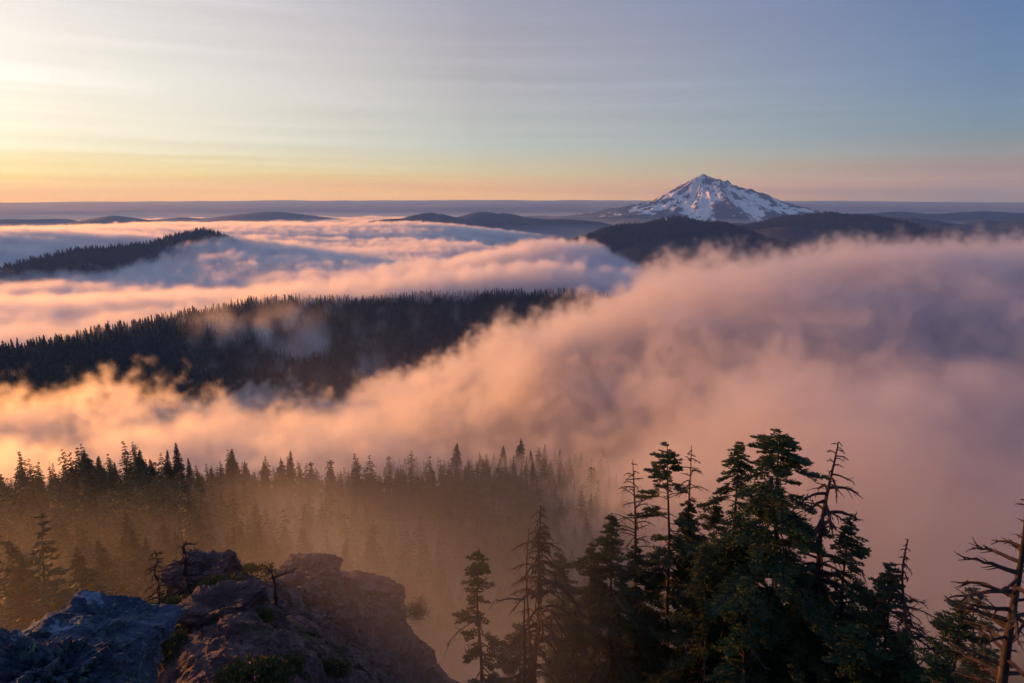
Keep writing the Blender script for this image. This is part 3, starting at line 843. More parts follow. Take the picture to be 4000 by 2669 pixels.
def live_crown(g, H, base, wfun, axis, trad, droop=.25, spacing=.42, fine=1.0, gap=.15, lift=.25, woody=True, per=5, mossy=0):
    """boughs in loose whorls; each bough a bent stem with side sprays of needle spikes"""
    bag = Bag(); S, D, Ln, Wd = [], [], [], []
    z = H - .25
    # leader
    S.append(axis(H - .6)[None]); D.append(np.array([[0, 0, 1.]])); Ln.append(np.array([.8])); Wd.append(np.array([.06]))
    while z > base:
        dtop = H - z
        w = wfun(dtop)
        nb = per if dtop > 1.0 else 4
        a0 = g.random() * 6.28
        for i in range(nb):
            if g.random() < gap or (dtop > 2.5 and float(vnoise(math.cos(a0 + i * 6.28 / nb) * .9 + 3, math.sin(a0 + i * 6.28 / nb) * .9 + H, z * .42)) < -.14):
                continue
            a = a0 + i * 6.28 / nb + g.normal() * .35
            Lb = w * (.55 + .6 * g.random())
            if Lb < .15:
                Lb = .15 + .2 * g.random()
            if g.random() < .06:
                Lb *= 1.35
            zz = z + g.normal() * .15
            p0 = axis(zz); t = np.linspace(0, 1, 8)
            out = np.array([math.cos(a), math.sin(a), 0]); side = np.array([-math.sin(a), math.cos(a), 0])
            dr = droop * (.6 + .8 * g.random()); lf = lift * min(1.0, 2.2 / max(dtop, .5))
            zc = lf * Lb * t - dr * Lb * (1 - np.cos(t * 2.2)) * .9 + dr * .35 * Lb * t ** 3
            bend = g.normal() * .12 * Lb * t ** 2
            pts = p0 + out * (t * Lb)[:, None] + side * bend[:, None] + np.array([0, 0, 1.]) * zc[:, None]
            if woody:
                V, T = tube(pts, np.linspace(min(.06, trad(zz) * .5) * (Lb / 3 + .3), .008, 8), 3); bag.add(V, T, 1)
            ns_ = max(3, int(Lb / (.20 / fine)))
            ts = np.linspace(.34 if Lb > 1.2 else .1, 1.0, ns_)
            q = np.stack([np.interp(ts, t, pts[:, c_]) for c_ in range(3)], 1)
            tang = unit(np.stack([np.interp(ts, t, np.gradient(pts[:, c_])) for c_ in range(3)], 1))
            for sgn in (-1, 1):
                ang = .75 + .25 * g.random(ns_)
                dd = unit(tang * np.cos(ang)[:, None] + side * (sgn * np.sin(ang))[:, None] + np.array([0, 0, 1.]) * (g.normal(size=(ns_, 1)) * .16 - .04 * droop))
                l2 = (.16 + .42 * Lb * .55 * np.minimum(1.6 * (1.05 - ts), 1)) * (.6 + .7 * g.random(ns_)); l2 = np.minimum(l2, 1.1)
                S.append(q); D.append(dd); Ln.append(l2); Wd.append(np.full(ns_, .045 / fine ** .5) + .02)
                m_ = max(1, int(3 * fine))
                for j in range(m_):
                    f = (j + .6 + .5 * g.random(ns_)) / (m_ + .4)
                    s2 = q + dd * (l2 * np.minimum(f, .92))[:, None]
                    for s3 in (-1, 1):
                        per_ = unit(np.cross(dd, np.array([0, 0, 1.])))
                        d3 = unit(dd * .75 + per_ * (s3 * .7) + np.array([0, 0, 1.]) * (.34 + .25 * g.normal(size=(ns_, 1))))
                        S.append(s2); D.append(d3); Ln.append((.13 + .20 * l2) * (.7 + .6 * g.random(ns_)) / fine ** .4); Wd.append(np.full(ns_, .042 / fine ** .5) + .008)
            S.append(pts[-1:]); D.append(tang[-1:]); Ln.append(np.array([.3])); Wd.append(np.array([.05]))
        z -= spacing * (.6 + .8 * g.random()) * (1 if dtop > 2 else .6)
    V, T = cones(np.concatenate(S), np.concatenate(D), np.concatenate(Ln), np.concatenate(Wd))
    bag.add(V, T, 0)
    return bag


def dead_branch(g, L_, a, droop, r0, up=.1, twigs=5, gnarl=.05, k=4):
    """a bare branch from the origin outwards, with side twigs"""
    bag = Bag(); t = np.linspace(0, 1, 9)
    out = np.array([math.cos(a), math.sin(a), 0]); side = np.array([-math.sin(a), math.cos(a), 0]); U_ = np.array([0, 0, 1.])
    pts = out * (t * L_)[:, None] + U_ * (up * L_ * t - droop * L_ * t ** 2)[:, None]
    pts = pts + (np.cumsum(g.normal(size=(9, 3)), 0) * gnarl * L_ * .35) * t[:, None]
    V, T = tube(pts, r0 * (1 - t) ** .7 + .016, k); bag.add(V, T)
    for _ in range(twigs):
        f = .25 + .7 * g.random(); p = np.array([np.interp(f, t, pts[:, c_]) for c_ in range(3)])
        d = unit(out * .6 + side * g.normal() * .8 + U_ * (g.normal() * .4 - droop * .5)); l_ = L_ * (.12 + .25 * g.random())
        tt_ = np.linspace(0, 1, 4)[:, None]
        q = p + d * (l_ * tt_) + U_ * (-droop * .4 * l_ * tt_ ** 2) + g.normal(size=(4, 3)) * .04 * l_ * tt_
        V, T = tube(q, np.linspace(r0 * .35 + .012, .010, 4), 3); bag.add(V, T)
    return bag


def place(px, py, r, px_low=None, row=683):
    """tip, base and lean of a tree whose tip is sighted at px, py and whose stem crosses ROW at px_low"""
    tip = P(px, py, r)
    q = P(px_low if px_low is not None else px, row, r)
    q = np.array([q[0], q[1], tip[2] - (P(px, py, r)[2] - q[2])])
    dz = tip[2] - q[2]; sl = (tip[:2] - q[:2]) / dz
    z = tip[2] - 28
    for _ in range(12):
        b = tip[:2] - sl * (tip[2] - z)
        z = .5 * z + .5 * (float(near_z(np.array(b[0]), np.array(b[1]))) - .6)
    b = tip[:2] - sl * (tip[2] - z)
    return np.array([b[0], b[1], z]), tip[2] - z, tip[:2] - b


def tree_root(name, base, label, cat, group=None):
    o = link(name, None, None, None, label=label, category=cat)
    o.location = base; o.empty_display_size = .5
    if group:
        o['group'] = group
    return o


def live_tree(px, py, r, low, label, wmax, shape=.75, a=1.0, base=.2, seed=1, droop=.25, gap=.15, mat=None, deadtop=0, r0=.3, fine=1.3, per=5, spacing=.42, lift=.25, twiggy=11):
    g = np.random.default_rng(seed)
    b, H, sh_ = place(px, py, r, low)
    root = tree_root('fir_tree', b, label, 'tree')
    tb, axis, trad = trunk_bag(g, H, r0)
    link('trunk', tb.mesh('trunk', True, sh_, H), bark, root)
    Hc = H - deadtop
    cb = live_crown(g, Hc, max(H * base, H - 34), lambda d_: min(wmax, a * d_ ** shape) * (.60 + .55 * g.random()), axis, trad, droop, spacing, fine, gap, lift, per=per)
    link('crown', cb.mesh('crown', False, sh_, H), [mat or needles, bark], root)
    if r < 60:
        for _ in range(twiggy):
            z = H * g.uniform(.28, .78); p = axis(z); L_ = g.uniform(1.2, 2.9)
            db = dead_branch(g, L_, g.uniform(-2.9, -.2), g.uniform(.2, .8), .035, .1, 8, .09)
            o = link('dead_branch', db.mesh('dead_branch'), graywood, root)
            o.location = (p[0] + sh_[0] * z / H, p[1] + sh_[1] * z / H, z)
    if deadtop:
        z = H - .4
        while z > Hc - 6:
            for _ in range(2 if z > Hc else 1):
                aa = g.random() * 6.28; L_ = min(.35 + (H - z) * .35, 1.8) * (.5 + .7 * g.random())
                db = dead_branch(g, L_, aa, .15 + .5 * g.random(), .03, .3, 6)
                o = link('dead_branch', db.mesh('dead_branch'), deadwood, root)
                p = axis(z); o.location = (p[0] + sh_[0] * z / H, p[1] + sh_[1] * z / H, z)
            z -= .38 * (.6 + .8 * g.random())
    return root


def dead_tree(px, py, r, low, label, wfun, seed, n_per_m=2.6, droop=(.2, .7), r0=.28, hmin=8, forks=None, name='dead_tree', up=.15, rb=.035, twigs=6, top=1.0, gnarl=.05, tufts=0, kink=.25, bag_low=True):
    g = np.random.default_rng(seed)
    b, H, sh_ = place(px, py, r, low)
    root = tree_root(name, b, label, 'dead tree')
    tb, axis, trad = trunk_bag(g, H, r0, kink=kink, ntop=.035)
    link('trunk', tb.mesh('trunk', True, sh_, H), deadwood, root)
    z = H - .05
    while z > hmin:
        d_ = H - z
        w = wfun(d_)
        L_ = w * (.45 + .75 * g.random())
        if L_ > .12:
            db = dead_branch(g, L_, g.random() * 6.28, g.uniform(*droop), min(rb, trad(z) * .6) * (L_ / 1.5 + .4), up, twigs, gnarl)
            o = link('branch', db.mesh('branch'), deadwood, root)
            p = axis(z); o.location = (p[0] + sh_[0] * z / H, p[1] + sh_[1] * z / H, z)
        z -= (.6 + .8 * g.random()) / n_per_m
    return root, axis, H, sh_


# the stand of big trees on the right
live_tree(780, 431, 44, 772, 'tallest and widest dark fir, in the middle of the right hand stand', 5.8, .62, 1.5, .12, 101, .30, .06, r0=.36, per=6, spacing=.36)
live_tree(736, 443, 46, 730, 'tall hemlock with drooping boughs just left of the tallest fir', 4.4, .7, 1.15, .12, 102, .62, .12, r0=.26)
live_tree(667, 447, 47, 668, 'tall narrow fir with see-through gaps, left part of the right hand stand', 3.3, .58, 1.15, .15, 103, .30, .26, r0=.26)
live_tree(692, 446, 48, 688, 'fir with a forked dead top beside the tall narrow fir', 3.0, .7, .55, .15, 104, .35, .30, deadtop=4.2, r0=.24)
live_tree(636, 460, 46, 634, 'fir with a long bare spiky top at the left of the right hand stand', 3.6, .75, .72, .15, 105, .38, .22, deadtop=6.5, r0=.28)
live_tree(612, 515, 44, 612, 'pointed fir at the left edge of the dense right hand stand', 4.0, .8, .62, .15, 106, .32, .15, r0=.22, mat=needles)
live_tree(592, 541, 45, 594, 'bushy mossy fir low at the left foot of the dense stand', 3.8, .8, .75, .15, 107, .35, .12, mat=needles2, r0=.22)
live_tree(479, 550, 40, 481, 'slender fir standing alone in orange mist right of the crag', 2.6, .62, .62, .12, 108, .32, .30, r0=.20, mat=needles2)
live_tree(560, 551, 46, 562, 'slim fir behind the bare twin stemmed snag', 3.0, .72, .62, .15, 109, .36, .22, r0=.18)
live_tree(849, 516, 43, 838, 'dark fir leaning out right behind the leaning bare snag', 3.8, .75, .68, .12, 110, .35, .20, r0=.24)
live_tree(888, 562, 42, 884, 'dense short fir between the leaning snag and the thin bare spruce', 3.0, .75, .65, .12, 111, .30, .10, r0=.20)
live_tree(956, 606, 38, 952, 'small round topped fir near the lower right corner', 3.2, .6, .9, .12, 112, .18, .15, r0=.18, lift=.6)
live_tree(705, 545, 41, 706, 'mossy fir filling the gap below the hemlock with drooping boughs', 3.6, .75, .7, .12, 113, .35, .12, mat=needles2, r0=.2)
live_tree(815, 560, 48, 812, 'low fir behind the foot of the leaning snag', 3.6, .75, .7, .12, 115, .35, .12, r0=.2)
live_tree(745, 580, 38, 745, 'dark fir at the foot of the tallest fir', 3.6, .75, .75, .12, 116, .35, .10, r0=.2)
live_tree(905, 630, 40, 905, 'small dark fir at the foot of the thin bare spruce', 2.8, .75, .75, .12, 117, .35, .12, r0=.16)
live_tree(520, 622, 44, 522, 'low mossy fir left of the broken stub', 3.0, .75, .75, .12, 118, .35, .15, mat=needles2, r0=.18)
live_tree(575, 610, 41, 575, 'low mossy fir right of the bare twin stemmed snag', 3.2, .75, .75, .12, 119, .35, .12, mat=needles2, r0=.18)
live_tree(800, 610, 41, 800, 'low dark fir left of the leaning snag', 3.4, .75, .75, .12, 120, .35, .12, r0=.18)
live_tree(860, 622, 39, 860, 'low dark fir right of the leaning snag', 3.2, .75, .75, .12, 121, .35, .12, r0=.18)
live_tree(974, 585, 120, 974, 'faint ghostly fir dissolving in the fog near the right edge', 4.5, .6, 1.1, .2, 122, .2, .35, r0=.3, fine=.7)
live_tree(715, 500, 50, 716, 'dark fir behind and between the hemlock and the forked fir', 3.4, .7, .8, .12, 124, .35, .2, r0=.24)
live_tree(940, 655, 37, 940, 'small fir at the bottom edge between the thin bare spruce and the round topped fir', 2.6, .75, .8, .12, 123, .3, .12, r0=.15)

dead_tree(833, 440, 43, 812, 'tall leaning bare snag with long drooping branches right of the tallest fir', lambda d_: .45 + min(1.75, .5 * d_), 201, 5.0, (.3, .8), .36, 8, up=.28, rb=.065, twigs=5, gnarl=.07)
root, axis, H, sh_ = dead_tree(538, 506, 42, 536, 'bare twin stemmed snag with drooping twigs left of the dense stand', lambda d_: .4 + min(2.4, .42 * d_), 202, 7.0, (.5, 1.2), .26, 8, up=.25, rb=.045, twigs=10)
g = np.random.default_rng(77)
tb, ax2, tr2 = trunk_bag(g, H * .93, .15)
o = link('second_stem', tb.mesh('second_stem', True, sh_, H), deadwood, root); o.location = (-.55, .2, 0)
cb = live_crown(g, H - 1.2, H - 5.5, lambda d_: .5, axis, lambda q: .06, .8, .5, .8, .45)
link('foliage', cb.mesh('foliage', False, sh_, H), [needles2, bark], root)
dead_tree(913, 541, 41, 903, 'thin bare spruce with a fan of fine dead twigs right of the dense stand', lambda d_: .15 + min(2.1, .36 * d_), 203, 9.0, (.1, .6), .17, 8, up=.12, rb=.03, twigs=10, gnarl=.04)
dead_tree(1027, 498, 30, 1001, 'thick bare snag with crooked branches on the right edge', lambda d_: .5 + min(1.5, .4 * d_), 204, 4.6, (-.05, .35), .34, 8, up=.02, rb=.05, twigs=9, gnarl=.10, kink=.1)
dead_tree(810, 575, 50, 808, 'small reddish dead sapling seen between the tallest fir and the leaning snag', lambda d_: .1 + min(1.6, .3 * d_), 205, 5, (.0, .4), .09, 10, up=.2, rb=.016, twigs=8)
root, axis, H, sh_ = dead_tree(525, 597, 39, 525, 'broken off trunk with one long crooked branch left of the twin snag', lambda d_: .0, 206, 1, (.2, .3), .17, 60, kink=.05)
o = link('branch', dead_branch(np.random.default_rng(4), 2.3, math.pi, .05, .05, .04, 5, .1).mesh('branch'), deadwood, root); o.location = (sh_[0], sh_[1], H - .15)


# snags on the crag
def crag_snag(px0, py0, px1, py1, r, label, r0, branches, seed, name='dead_tree', tophead=None, roots=0):
    g = np.random.default_rng(seed)
    a_ = P(px0, py0, r); b_ = P(px1, py1, r); b_ = np.array([b_[0], b_[1], b_[2]])
    H = b_[2] - a_[2]
    root = tree_root(name, a_ - np.array([0, 0, .25]), label, 'dead tree')
    t = np.linspace(0, 1, 16); ln = b_ - a_ + np.array([0, 0, .25])
    side = np.array([1., 0, 0])
    pts = ln * t[:, None] + side * (.05 * H * np.sin(t * 6 + seed))[:, None] * t[:, None] * (1 - t[:, None] * .6) + g.normal(size=(16, 3)) * .014 * H
    pts[0] = 0
    link('trunk', (lambda bb_: (bb_.add(*tube(pts, r0 * (1 - t) ** .7 + .02 + r0 * .8 * np.exp(-t * 14), 8)), bb_)[1])(Bag()).mesh('trunk', True), deadwood, root)
    for (f, L_, az_, dr, up) in branches:
        p = np.array([np.interp(f, t, pts[:, c_]) for c_ in range(3)])
        o = link('branch', dead_branch(g, L_, az_, dr, r0 * .38 * (L_ / H + .3), up, 5, .12).mesh('branch'), deadwood, root); o.location = p
    for i in range(roots):
        aa = i * 6.28 / roots + g.random(); V = dead_branch(g, .9 + .7 * g.random(), aa, .9, r0 * .6, .1, 2, .1)
        link('root', V.mesh('root'), deadwood, root).location = (0, 0, .35)
    return root


g = np.random.default_rng(5)
crag_snag(188, 600, 185, 541, 31, 'stunted bare snag with gnarled roots on the left end of the crag', .17,
          [(f, .35 + .55 * g.random() * (1.3 - f), g.random() * 6.28, g.uniform(0, .6), g.uniform(-.1, .4)) for f in np.linspace(.12, .97, 26)] + [(.62, 1.1, .1, .1, -.05), (.45, .8, .3, .3, .1), (.3, .8, 3.3, .6, -.2)], 6, roots=9)
crag_snag(283, 641, 271, 571, 25, 'slanting bare pole on the crag with one crooked arm reaching right', .12,
          [(.93, 1.0, .15, -.25, .28), (.97, .25, 2.8, -.3, .5)] + [(f, .35 + .4 * g.random(), g.random() * 6.28, g.uniform(.2, .9), 0) for f in np.linspace(.05, .6, 13)], 9, roots=4)
gg = np.random.default_rng(8)
crag_snag(162, 640, 156, 548, 48, 'thin half dead conifer in the mist behind the big boulder', .14,
          [(f, .25 + 2.6 * (1 - f) * (.5 + .6 * gg.random()), gg.random() * 6.28, gg.uniform(.1, .5), .05) for f in np.linspace(.08, .97, 60)], 12)


# ------------------------------------------------------------------ shrubs, heather and flowers on the crag
heather = noise_mat('heather_leaves', [(.3, (.03, .045, .012)), (.55, (.075, .085, .02)), (.75, (.13, .11, .035))], scale=2.5, detail=5, rough=.8)
petal = noise_mat('pink_petals', [(.3, (.35, .05, .16)), (.7, (.55, .12, .28))], scale=5, rough=.6)


def shrub(px, py, r, sx, sz, label, n_=900, flowers=0, seed=1, sy=None):
    g = np.random.default_rng(seed)
    c = P(px, py, r); z = float(crag_z(c[0], c[1])); c = np.array([c[0], c[1], z - .1])
    u_ = unit(g.normal(size=(n_, 3))) * np.array([sx, sy or sx, sz]); u_[:, 2] = np.abs(u_[:, 2])
    S_ = u_ * (.35 + .6 * g.random((n_, 1)) ** .5)
    S_ *= 1 + .35 * fbm(u_[:, 0] / sx * 1.6 + seed, u_[:, 1] / sx * 1.6, u_[:, 2] / sz, octs=3)[:, None]
    D_ = unit(u_ / sx + np.array([0, 0, .9]) + g.normal(size=(n_, 3)) * .5)
    V, T = cones(S_, D_, .10 + .14 * g.random(n_), np.full(n_, .03))
    b = Bag(); b.add(V, T)
    for i in range(7):
        d_ = unit(g.normal(size=3) + np.array([0, 0, 1.2])); b.add(*tube(np.linspace(0, 1, 4)[:, None] * d_ * sz * .9, np.linspace(.03, .01, 4), 4), 1)
    root = link('shrub', b.mesh('shrub'), [heather, deadwood], None, label=label, category='shrub')
    root.location = c
    if flowers:
        k_ = g.choice(n_, flowers); V, T = cones(S_[k_] * 1.08 + np.array([0, 0, .05]), g.normal(size=(flowers, 3)), np.full(flowers, .07), np.full(flowers, .045), 4)
        bf = Bag(); bf.add(V, T); f_ = link('flowers', bf.mesh('flowers'), petal, root); f_['kind'] = 'stuff'


shrub(222, 573, 35, .8, 1.1, 'upright little shrub on top of the left mound of the crag', 1100, seed=3)
shrub(172, 612, 27, 1.1, .5, 'low yellow green shrub on the left shoulder of the crag just above the boulder', 1800, seed=4)
shrub(163, 628, 22, .9, .4, 'low shrub tucked between the boulder and the crag', 1500, seed=14)
shrub(221, 594, 28, .9, .35, 'flat shrub in the hollow between the two near rock humps', 1500, seed=5)
shrub(250, 668, 17, .9, .28, 'mat of heather with pink flowers at the bottom edge of the crag', 2300, flowers=60, seed=6)
shrub(283, 655, 19, .5, .2, 'small heather tuft with pink flowers below the slanting pole', 900, flowers=30, seed=7)
shrub(200, 676, 14.5, .4, .2, 'small heather tuft beside the foot of the boulder', 700, flowers=8, seed=8)
shrub(330, 676, 21, .6, .22, 'heather tuft on the dark right flank of the crag', 1000, flowers=10, seed=9)
shrub(250, 580, 40, 1.6, .5, 'wide low shrub on the saddle in front of the far mound', 1800, seed=10)
shrub(262, 632, 23, .5, .25, 'dark tuft of shrub on the rock left of the slanting pole', 700, seed=15)

# bent little tree at the right flank of the crag
g = np.random.default_rng(66)
b = P(391, 622, 47.5)
root = tree_root('bent_tree', b, 'small bent tree growing out of the right flank of the crag', 'tree')
t = np.linspace(0, 1, 9); pts = np.stack([2.3 * t, 0 * t, 1.3 * t ** 1.8], 1)
bb_ = Bag(); bb_.add(*tube(pts, .09 * (1 - t) + .02, 6)); link('trunk', bb_.mesh('trunk', True), bark, root)
bb_ = Bag()
for i in range(9):
    c = np.array([2.3, 0, 1.3]) * (.55 + .5 * g.random()) + g.normal(size=3) * np.array([.4, .4, .3])
    S_ = c + g.normal(size=(120, 3)) * np.array([.38, .35, .13]); bb_.add(*cones(S_, unit(g.normal(size=(120, 3)) + np.array([.2, 0, .6])), .1 + .15 * g.random(120), np.full(120, .035)))
link('crown', bb_.mesh('crown'), needles2, root)


# ------------------------------------------------------------------ the wood on the slope: shared tree shapes
def wood_variant(i, kind, fine):
    g = np.random.default_rng(900 + i)
    H = 20.0
    tb, axis, trad = trunk_bag(g, H, .24, k=5, kink=.3)
    S, D, Ln, Wd = [], [], [], []
    z = H - .1
    sp_ = .62 / fine
    while z > (H * .12):
        d_ = H - z
        if kind == 'spire':
            w = min(2.3, .26 * d_ ** .95 + .1)
        elif kind == 'bushy':
            w = min(3.4, .62 * d_ ** .72)
        elif kind == 'flat':
            w = 1.5 if .4 < d_ < 1.9 else (.6 if d_ < 3.6 else min(2.6, .28 * d_ + .2))
        elif kind == 'ragged':
            w = (.5 + .8 * abs(math.sin(d_ * 1.3 + i))) * min(2.8, .4 * d_)
        else:
            w = .25 + min(1.5, .16 * d_)
        dead = kind == 'dead'
        nb = 3 if dead else (5 if fine >= 1 else 4)
        a0 = g.random() * 6.28
        for k_ in range(nb):
            if g.random() < (.4 if dead else .12):
                continue
            a = a0 + k_ * 6.28 / nb + g.normal() * .4; L_ = w * (.6 + .6 * g.random()); p = axis(z + g.normal() * .1)
            out = np.array([math.cos(a), math.sin(a), 0]); side = np.array([-math.sin(a), math.cos(a), 0])
            if dead:
                S.append(p[None]); D.append((out + np.array([0, 0, -.15 + .3 * g.random()]))[None]); Ln.append(np.array([L_])); Wd.append(np.array([.05])); continue
            m_ = max(3, int((3 + L_ * 3.2) * fine)); f = np.linspace(.1, 1, m_)
            q = p + out * (f * L_ * .85)[:, None] + side * (g.normal(size=m_) * .22 * L_ * (.4 + f * .3))[:, None] + np.array([0, 0, 1.]) * (-.28 * L_ * f ** 1.5 + .10)[:, None]
            dd = out + side * (g.normal(size=(m_, 1)) * .8) + np.array([0, 0, 1.]) * (g.normal(size=(m_, 1)) * .25 - .02)
            S.append(q); D.append(dd); Ln.append((.42 + .22 * L_) * (.7 + .6 * g.random(m_)) / fine ** .5); Wd.append((.14 + .04 * L_) * np.ones(m_) / fine ** .5)
        z -= sp_ * (.6 + .8 * g.random())
    S.append(axis(H - .3)[None]); D.append(np.array([[0, 0, 1.]])); Ln.append(np.array([1.0])); Wd.append(np.array([.12]))
    bag = Bag(); bag.add(*cones(np.concatenate(S), np.concatenate(D), np.concatenate(Ln), np.concatenate(Wd)))
    return tb, bag


KINDS = ['spire', 'bushy', 'ragged', 'flat', 'spire', 'bushy', 'ragged', 'dead']
VAR = []
for i, kd in enumerate(KINDS):
    tb, cb = wood_variant(i, kd, 1.9)
    mt = tb.mesh('trunk', True); mt.materials.append(deadwood if kd == 'dead' else bark)
    mc = cb.mesh('crown'); mc.materials.append(deadwood if kd == 'dead' else (needles2 if i in (1, 6) else needles))
    VAR.append((kd, mt, mc))
LOWV = []
for i, kd in enumerate(KINDS):
    tb, cb = wood_variant(i + 20, kd, .55)
    tb.add(*[cb.mesh and x for x in (np.concatenate(cb.V), np.concatenate(cb.T))])
    LOWV.append((np.concatenate(tb.V), np.concatenate(tb.T)))


def terr1(x, y):
    return float(terrain_z(np.array([x]), np.array([y]))[0])


def solve_tree(px, py, Hwant, rmin=150, rmax=640):
    best = None
    for r in np.arange(rmin, rmax, 8.0):
        t_ = P(px, py, r); h_ = t_[2] - terr1(t_[0], t_[1])
        e = abs(h_ - Hwant)
        if best is None or e < best[0]:
            best = (e, r, h_, t_)
    _, r, h_, t_ = best
    H_ = h_ if abs(h_ - Hwant) < 13 else Hwant * 1.15
    return np.array([t_[0], t_[1], t_[2] - h_ - .3]), H_, r


KW = {'spire': 'pointed', 'bushy': 'bushy', 'ragged': 'ragged', 'flat': 'flat topped', 'dead': 'bare dead'}
placed = []


def wood_tree(base, H, vi, label, group=None, rot=None, wide=1.0):
    kd, mt, mc = VAR[vi]
    root = link('conifer', None, None, None, label=label, category='dead tree' if kd == 'dead' else 'tree')
    if group:
        root['group'] = group
    root.location = base; root.rotation_euler = (rnd.gauss(0, .02), rnd.gauss(0, .02), rnd.random() * 6.28 if rot is None else rot)
    s_ = H / 20.0; root.scale = (s_ * wide, s_ * wide, s_)
    for nm, me in (('trunk', mt), ('crown' if kd != 'dead' else 'branches', mc)):
        link(nm, me, None, root)
    placed.append((base[0], base[1]))


hand = [
    (85, 449, 24, 2, 'ragged dark conifer highest on the left skyline of the wood'), (97, 456, 20, 1, 'bushy conifer just right of the highest one on the left skyline'),
    (114, 462, 20, 0, 'pointed conifer between the two dark skyline clumps on the left'), (139, 450, 24, 5, 'broad dark conifer in the middle of the left skyline clump'),
    (150, 459, 20, 1, 'rounded conifer on the right side of the left skyline clump'), (166, 450, 22, 0, 'slim conifer right of the broad skyline clump'),
    (175, 443, 24, 4, 'very thin tall conifer rising above the left skyline'), (173, 466, 18, 5, 'wide conifer below the very thin tall one'),
    (197, 475, 17, 1, 'bushy wide conifer in glowing mist right of the left skyline'), (211, 469, 19, 4, 'pointed conifer beside the bushy one in glowing mist'),
    (244, 461, 20, 0, 'neat pointed conifer alone in the mist above the crag'), (280, 458, 17, 2, 'ragged conifer in mist above the far mound of the crag'),
    (290, 451, 20, 4, 'thin tall conifer in mist right of the ragged one'), (311, 462, 15, 3, 'flat topped conifer with a bare stem in the mist'),
    (330, 460, 17, 3, 'flat topped conifer with two stems in the mist'), (388, 456, 17, 3, 'faint flat topped conifer in the middle of the fog'),
    (417, 476, 22, 3, 'flat crowned tall conifer left of the middle group'), (459, 475, 22, 0, 'tiered pointed conifer in the middle of the misty slope'),
    (475, 482, 22, 6, 'ragged double conifer right of the tiered one'), (517, 477, 22, 2, 'ragged tall conifer right of the middle group'),
    (500, 492, 18, 7, 'thin stem with a small dark tuft in the middle group'), (503, 445, 20, 1, 'dense black conifer standing out of the fog above the middle group'),
    (455, 443, 20, 1, 'blurred bushy conifer left of the dense black one'), (545, 427, 24, 0, 'tall pale pointed conifer highest in the fog'),
    (560, 433, 22, 0, 'pale pointed conifer right of the highest one in the fog'), (480, 427, 18, 4, 'faint thin conifer left of the highest one in the fog'),
    (520, 438, 20, 2, 'blurred ragged conifer behind the dense black one'), (531, 428, 18, 4, 'faint conifer just left of the highest one in the fog'),
    (533, 460, 22, 4, 'slim grey conifer below the dense black one'), (608, 445, 16, 3, 'faint flat topped conifer far right in the fog'),
    (432, 500, 18, 1, 'dark bushy conifer at the foot of the flat crowned one'), (470, 508, 16, 1, 'dark round conifer low in the middle group'),
    (288, 492, 18, 0, 'slim dark conifer left above the far mound'), (274, 500, 15, 4, 'short slim dark conifer next to the slim dark one'),
    (72, 466, 18, 1, 'bushy conifer left below the highest ragged one'), (55, 474, 18, 5, 'wide conifer on the falling left skyline'),
    (33, 488, 16, 6, 'ragged conifer low on the falling left skyline'), (15, 490, 14, 0, 'pointed conifer near the left edge of the skyline'), (1, 486, 18, 2, 'ragged conifer cut by the left edge of the picture'),
    (305, 505, 20, 6, 'ragged brown conifer in the mist above the ledges'), (355, 500, 18, 0, 'dark pointed conifer left of the middle group'), (368, 505, 17, 2, 'dark ragged conifer left of the middle group'),
    (390, 495, 18, 4, 'thin dark conifer between the two middle clumps'), (230, 498, 16, 6, 'ragged brown conifer in glowing mist over the crag'), (340, 478, 15, 0, 'small grey conifer in mist below the flat topped ones'),
    (186, 437, 18, 0, 'faint pointed conifer fading in orange fog behind the left skyline'), (230, 434, 22, 1, 'faint broad conifer highest in the orange fog behind the left skyline'), (262, 443, 18, 6, 'faint ragged conifer in the orange fog'),
    (548, 575, 26, 1, 'dark green bushy conifer low behind the slim fir of the right stand'), (440, 560, 24, 5, 'big shadowy conifer above the lone slender fir'),
]
for px, py, Hw, vi, lb in hand:
    b_, H_, r_ = solve_tree(px, py, Hw)
    wood_tree(b_, H_, vi, lb, wide=1.0 if H_ > 12 else 1.4)

# the rest of the wood, scattered
cand = []
gs = random.Random(21)
cell = {}
for x_, y_ in placed:
    cell.setdefault((int(x_ // 6), int(y_ // 6)), []).append((x_, y_))


def free(x_, y_, dmin):
    ci, cj = int(x_ // 6), int(y_ // 6)
    for a_ in range(ci - 1, ci + 2):
        for b__ in range(cj - 1, cj + 2):
            for (u_, v_) in cell.get((a_, b__), ()):
                if (u_ - x_) ** 2 + (v_ - y_) ** 2 < dmin * dmin:
                    return False
    return True


for _ in range(16000):
    a_ = math.radians(gs.uniform(-41, 17)); r_ = math.sqrt(gs.uniform(105 ** 2, 640 ** 2))
    x_, y_ = r_ * math.sin(a_), r_ * math.cos(a_)
    dens_ = 1.0
    if math.degrees(a_) > 3:
        dens_ = .45
    if math.degrees(a_) > -6 and r_ < 190:
        dens_ = 0
    if gs.random() > dens_ * (.35 + 1.1 * (float(vnoise(x_ / 38, y_ / 38, 4.4)) > -.15)) or not free(x_, y_, 5.2 if r_ < 300 else 5.8):
        continue
    cell.setdefault((int(x_ // 6), int(y_ // 6)), []).append((x_, y_))
    cand.append((r_, x_, y_, math.degrees(a_)))
cand.sort()
cx = np.array([c_[1] for c_ in cand]); cyy = np.array([c_[2] for c_ in cand]); cz = terrain_z(cx, cyy)


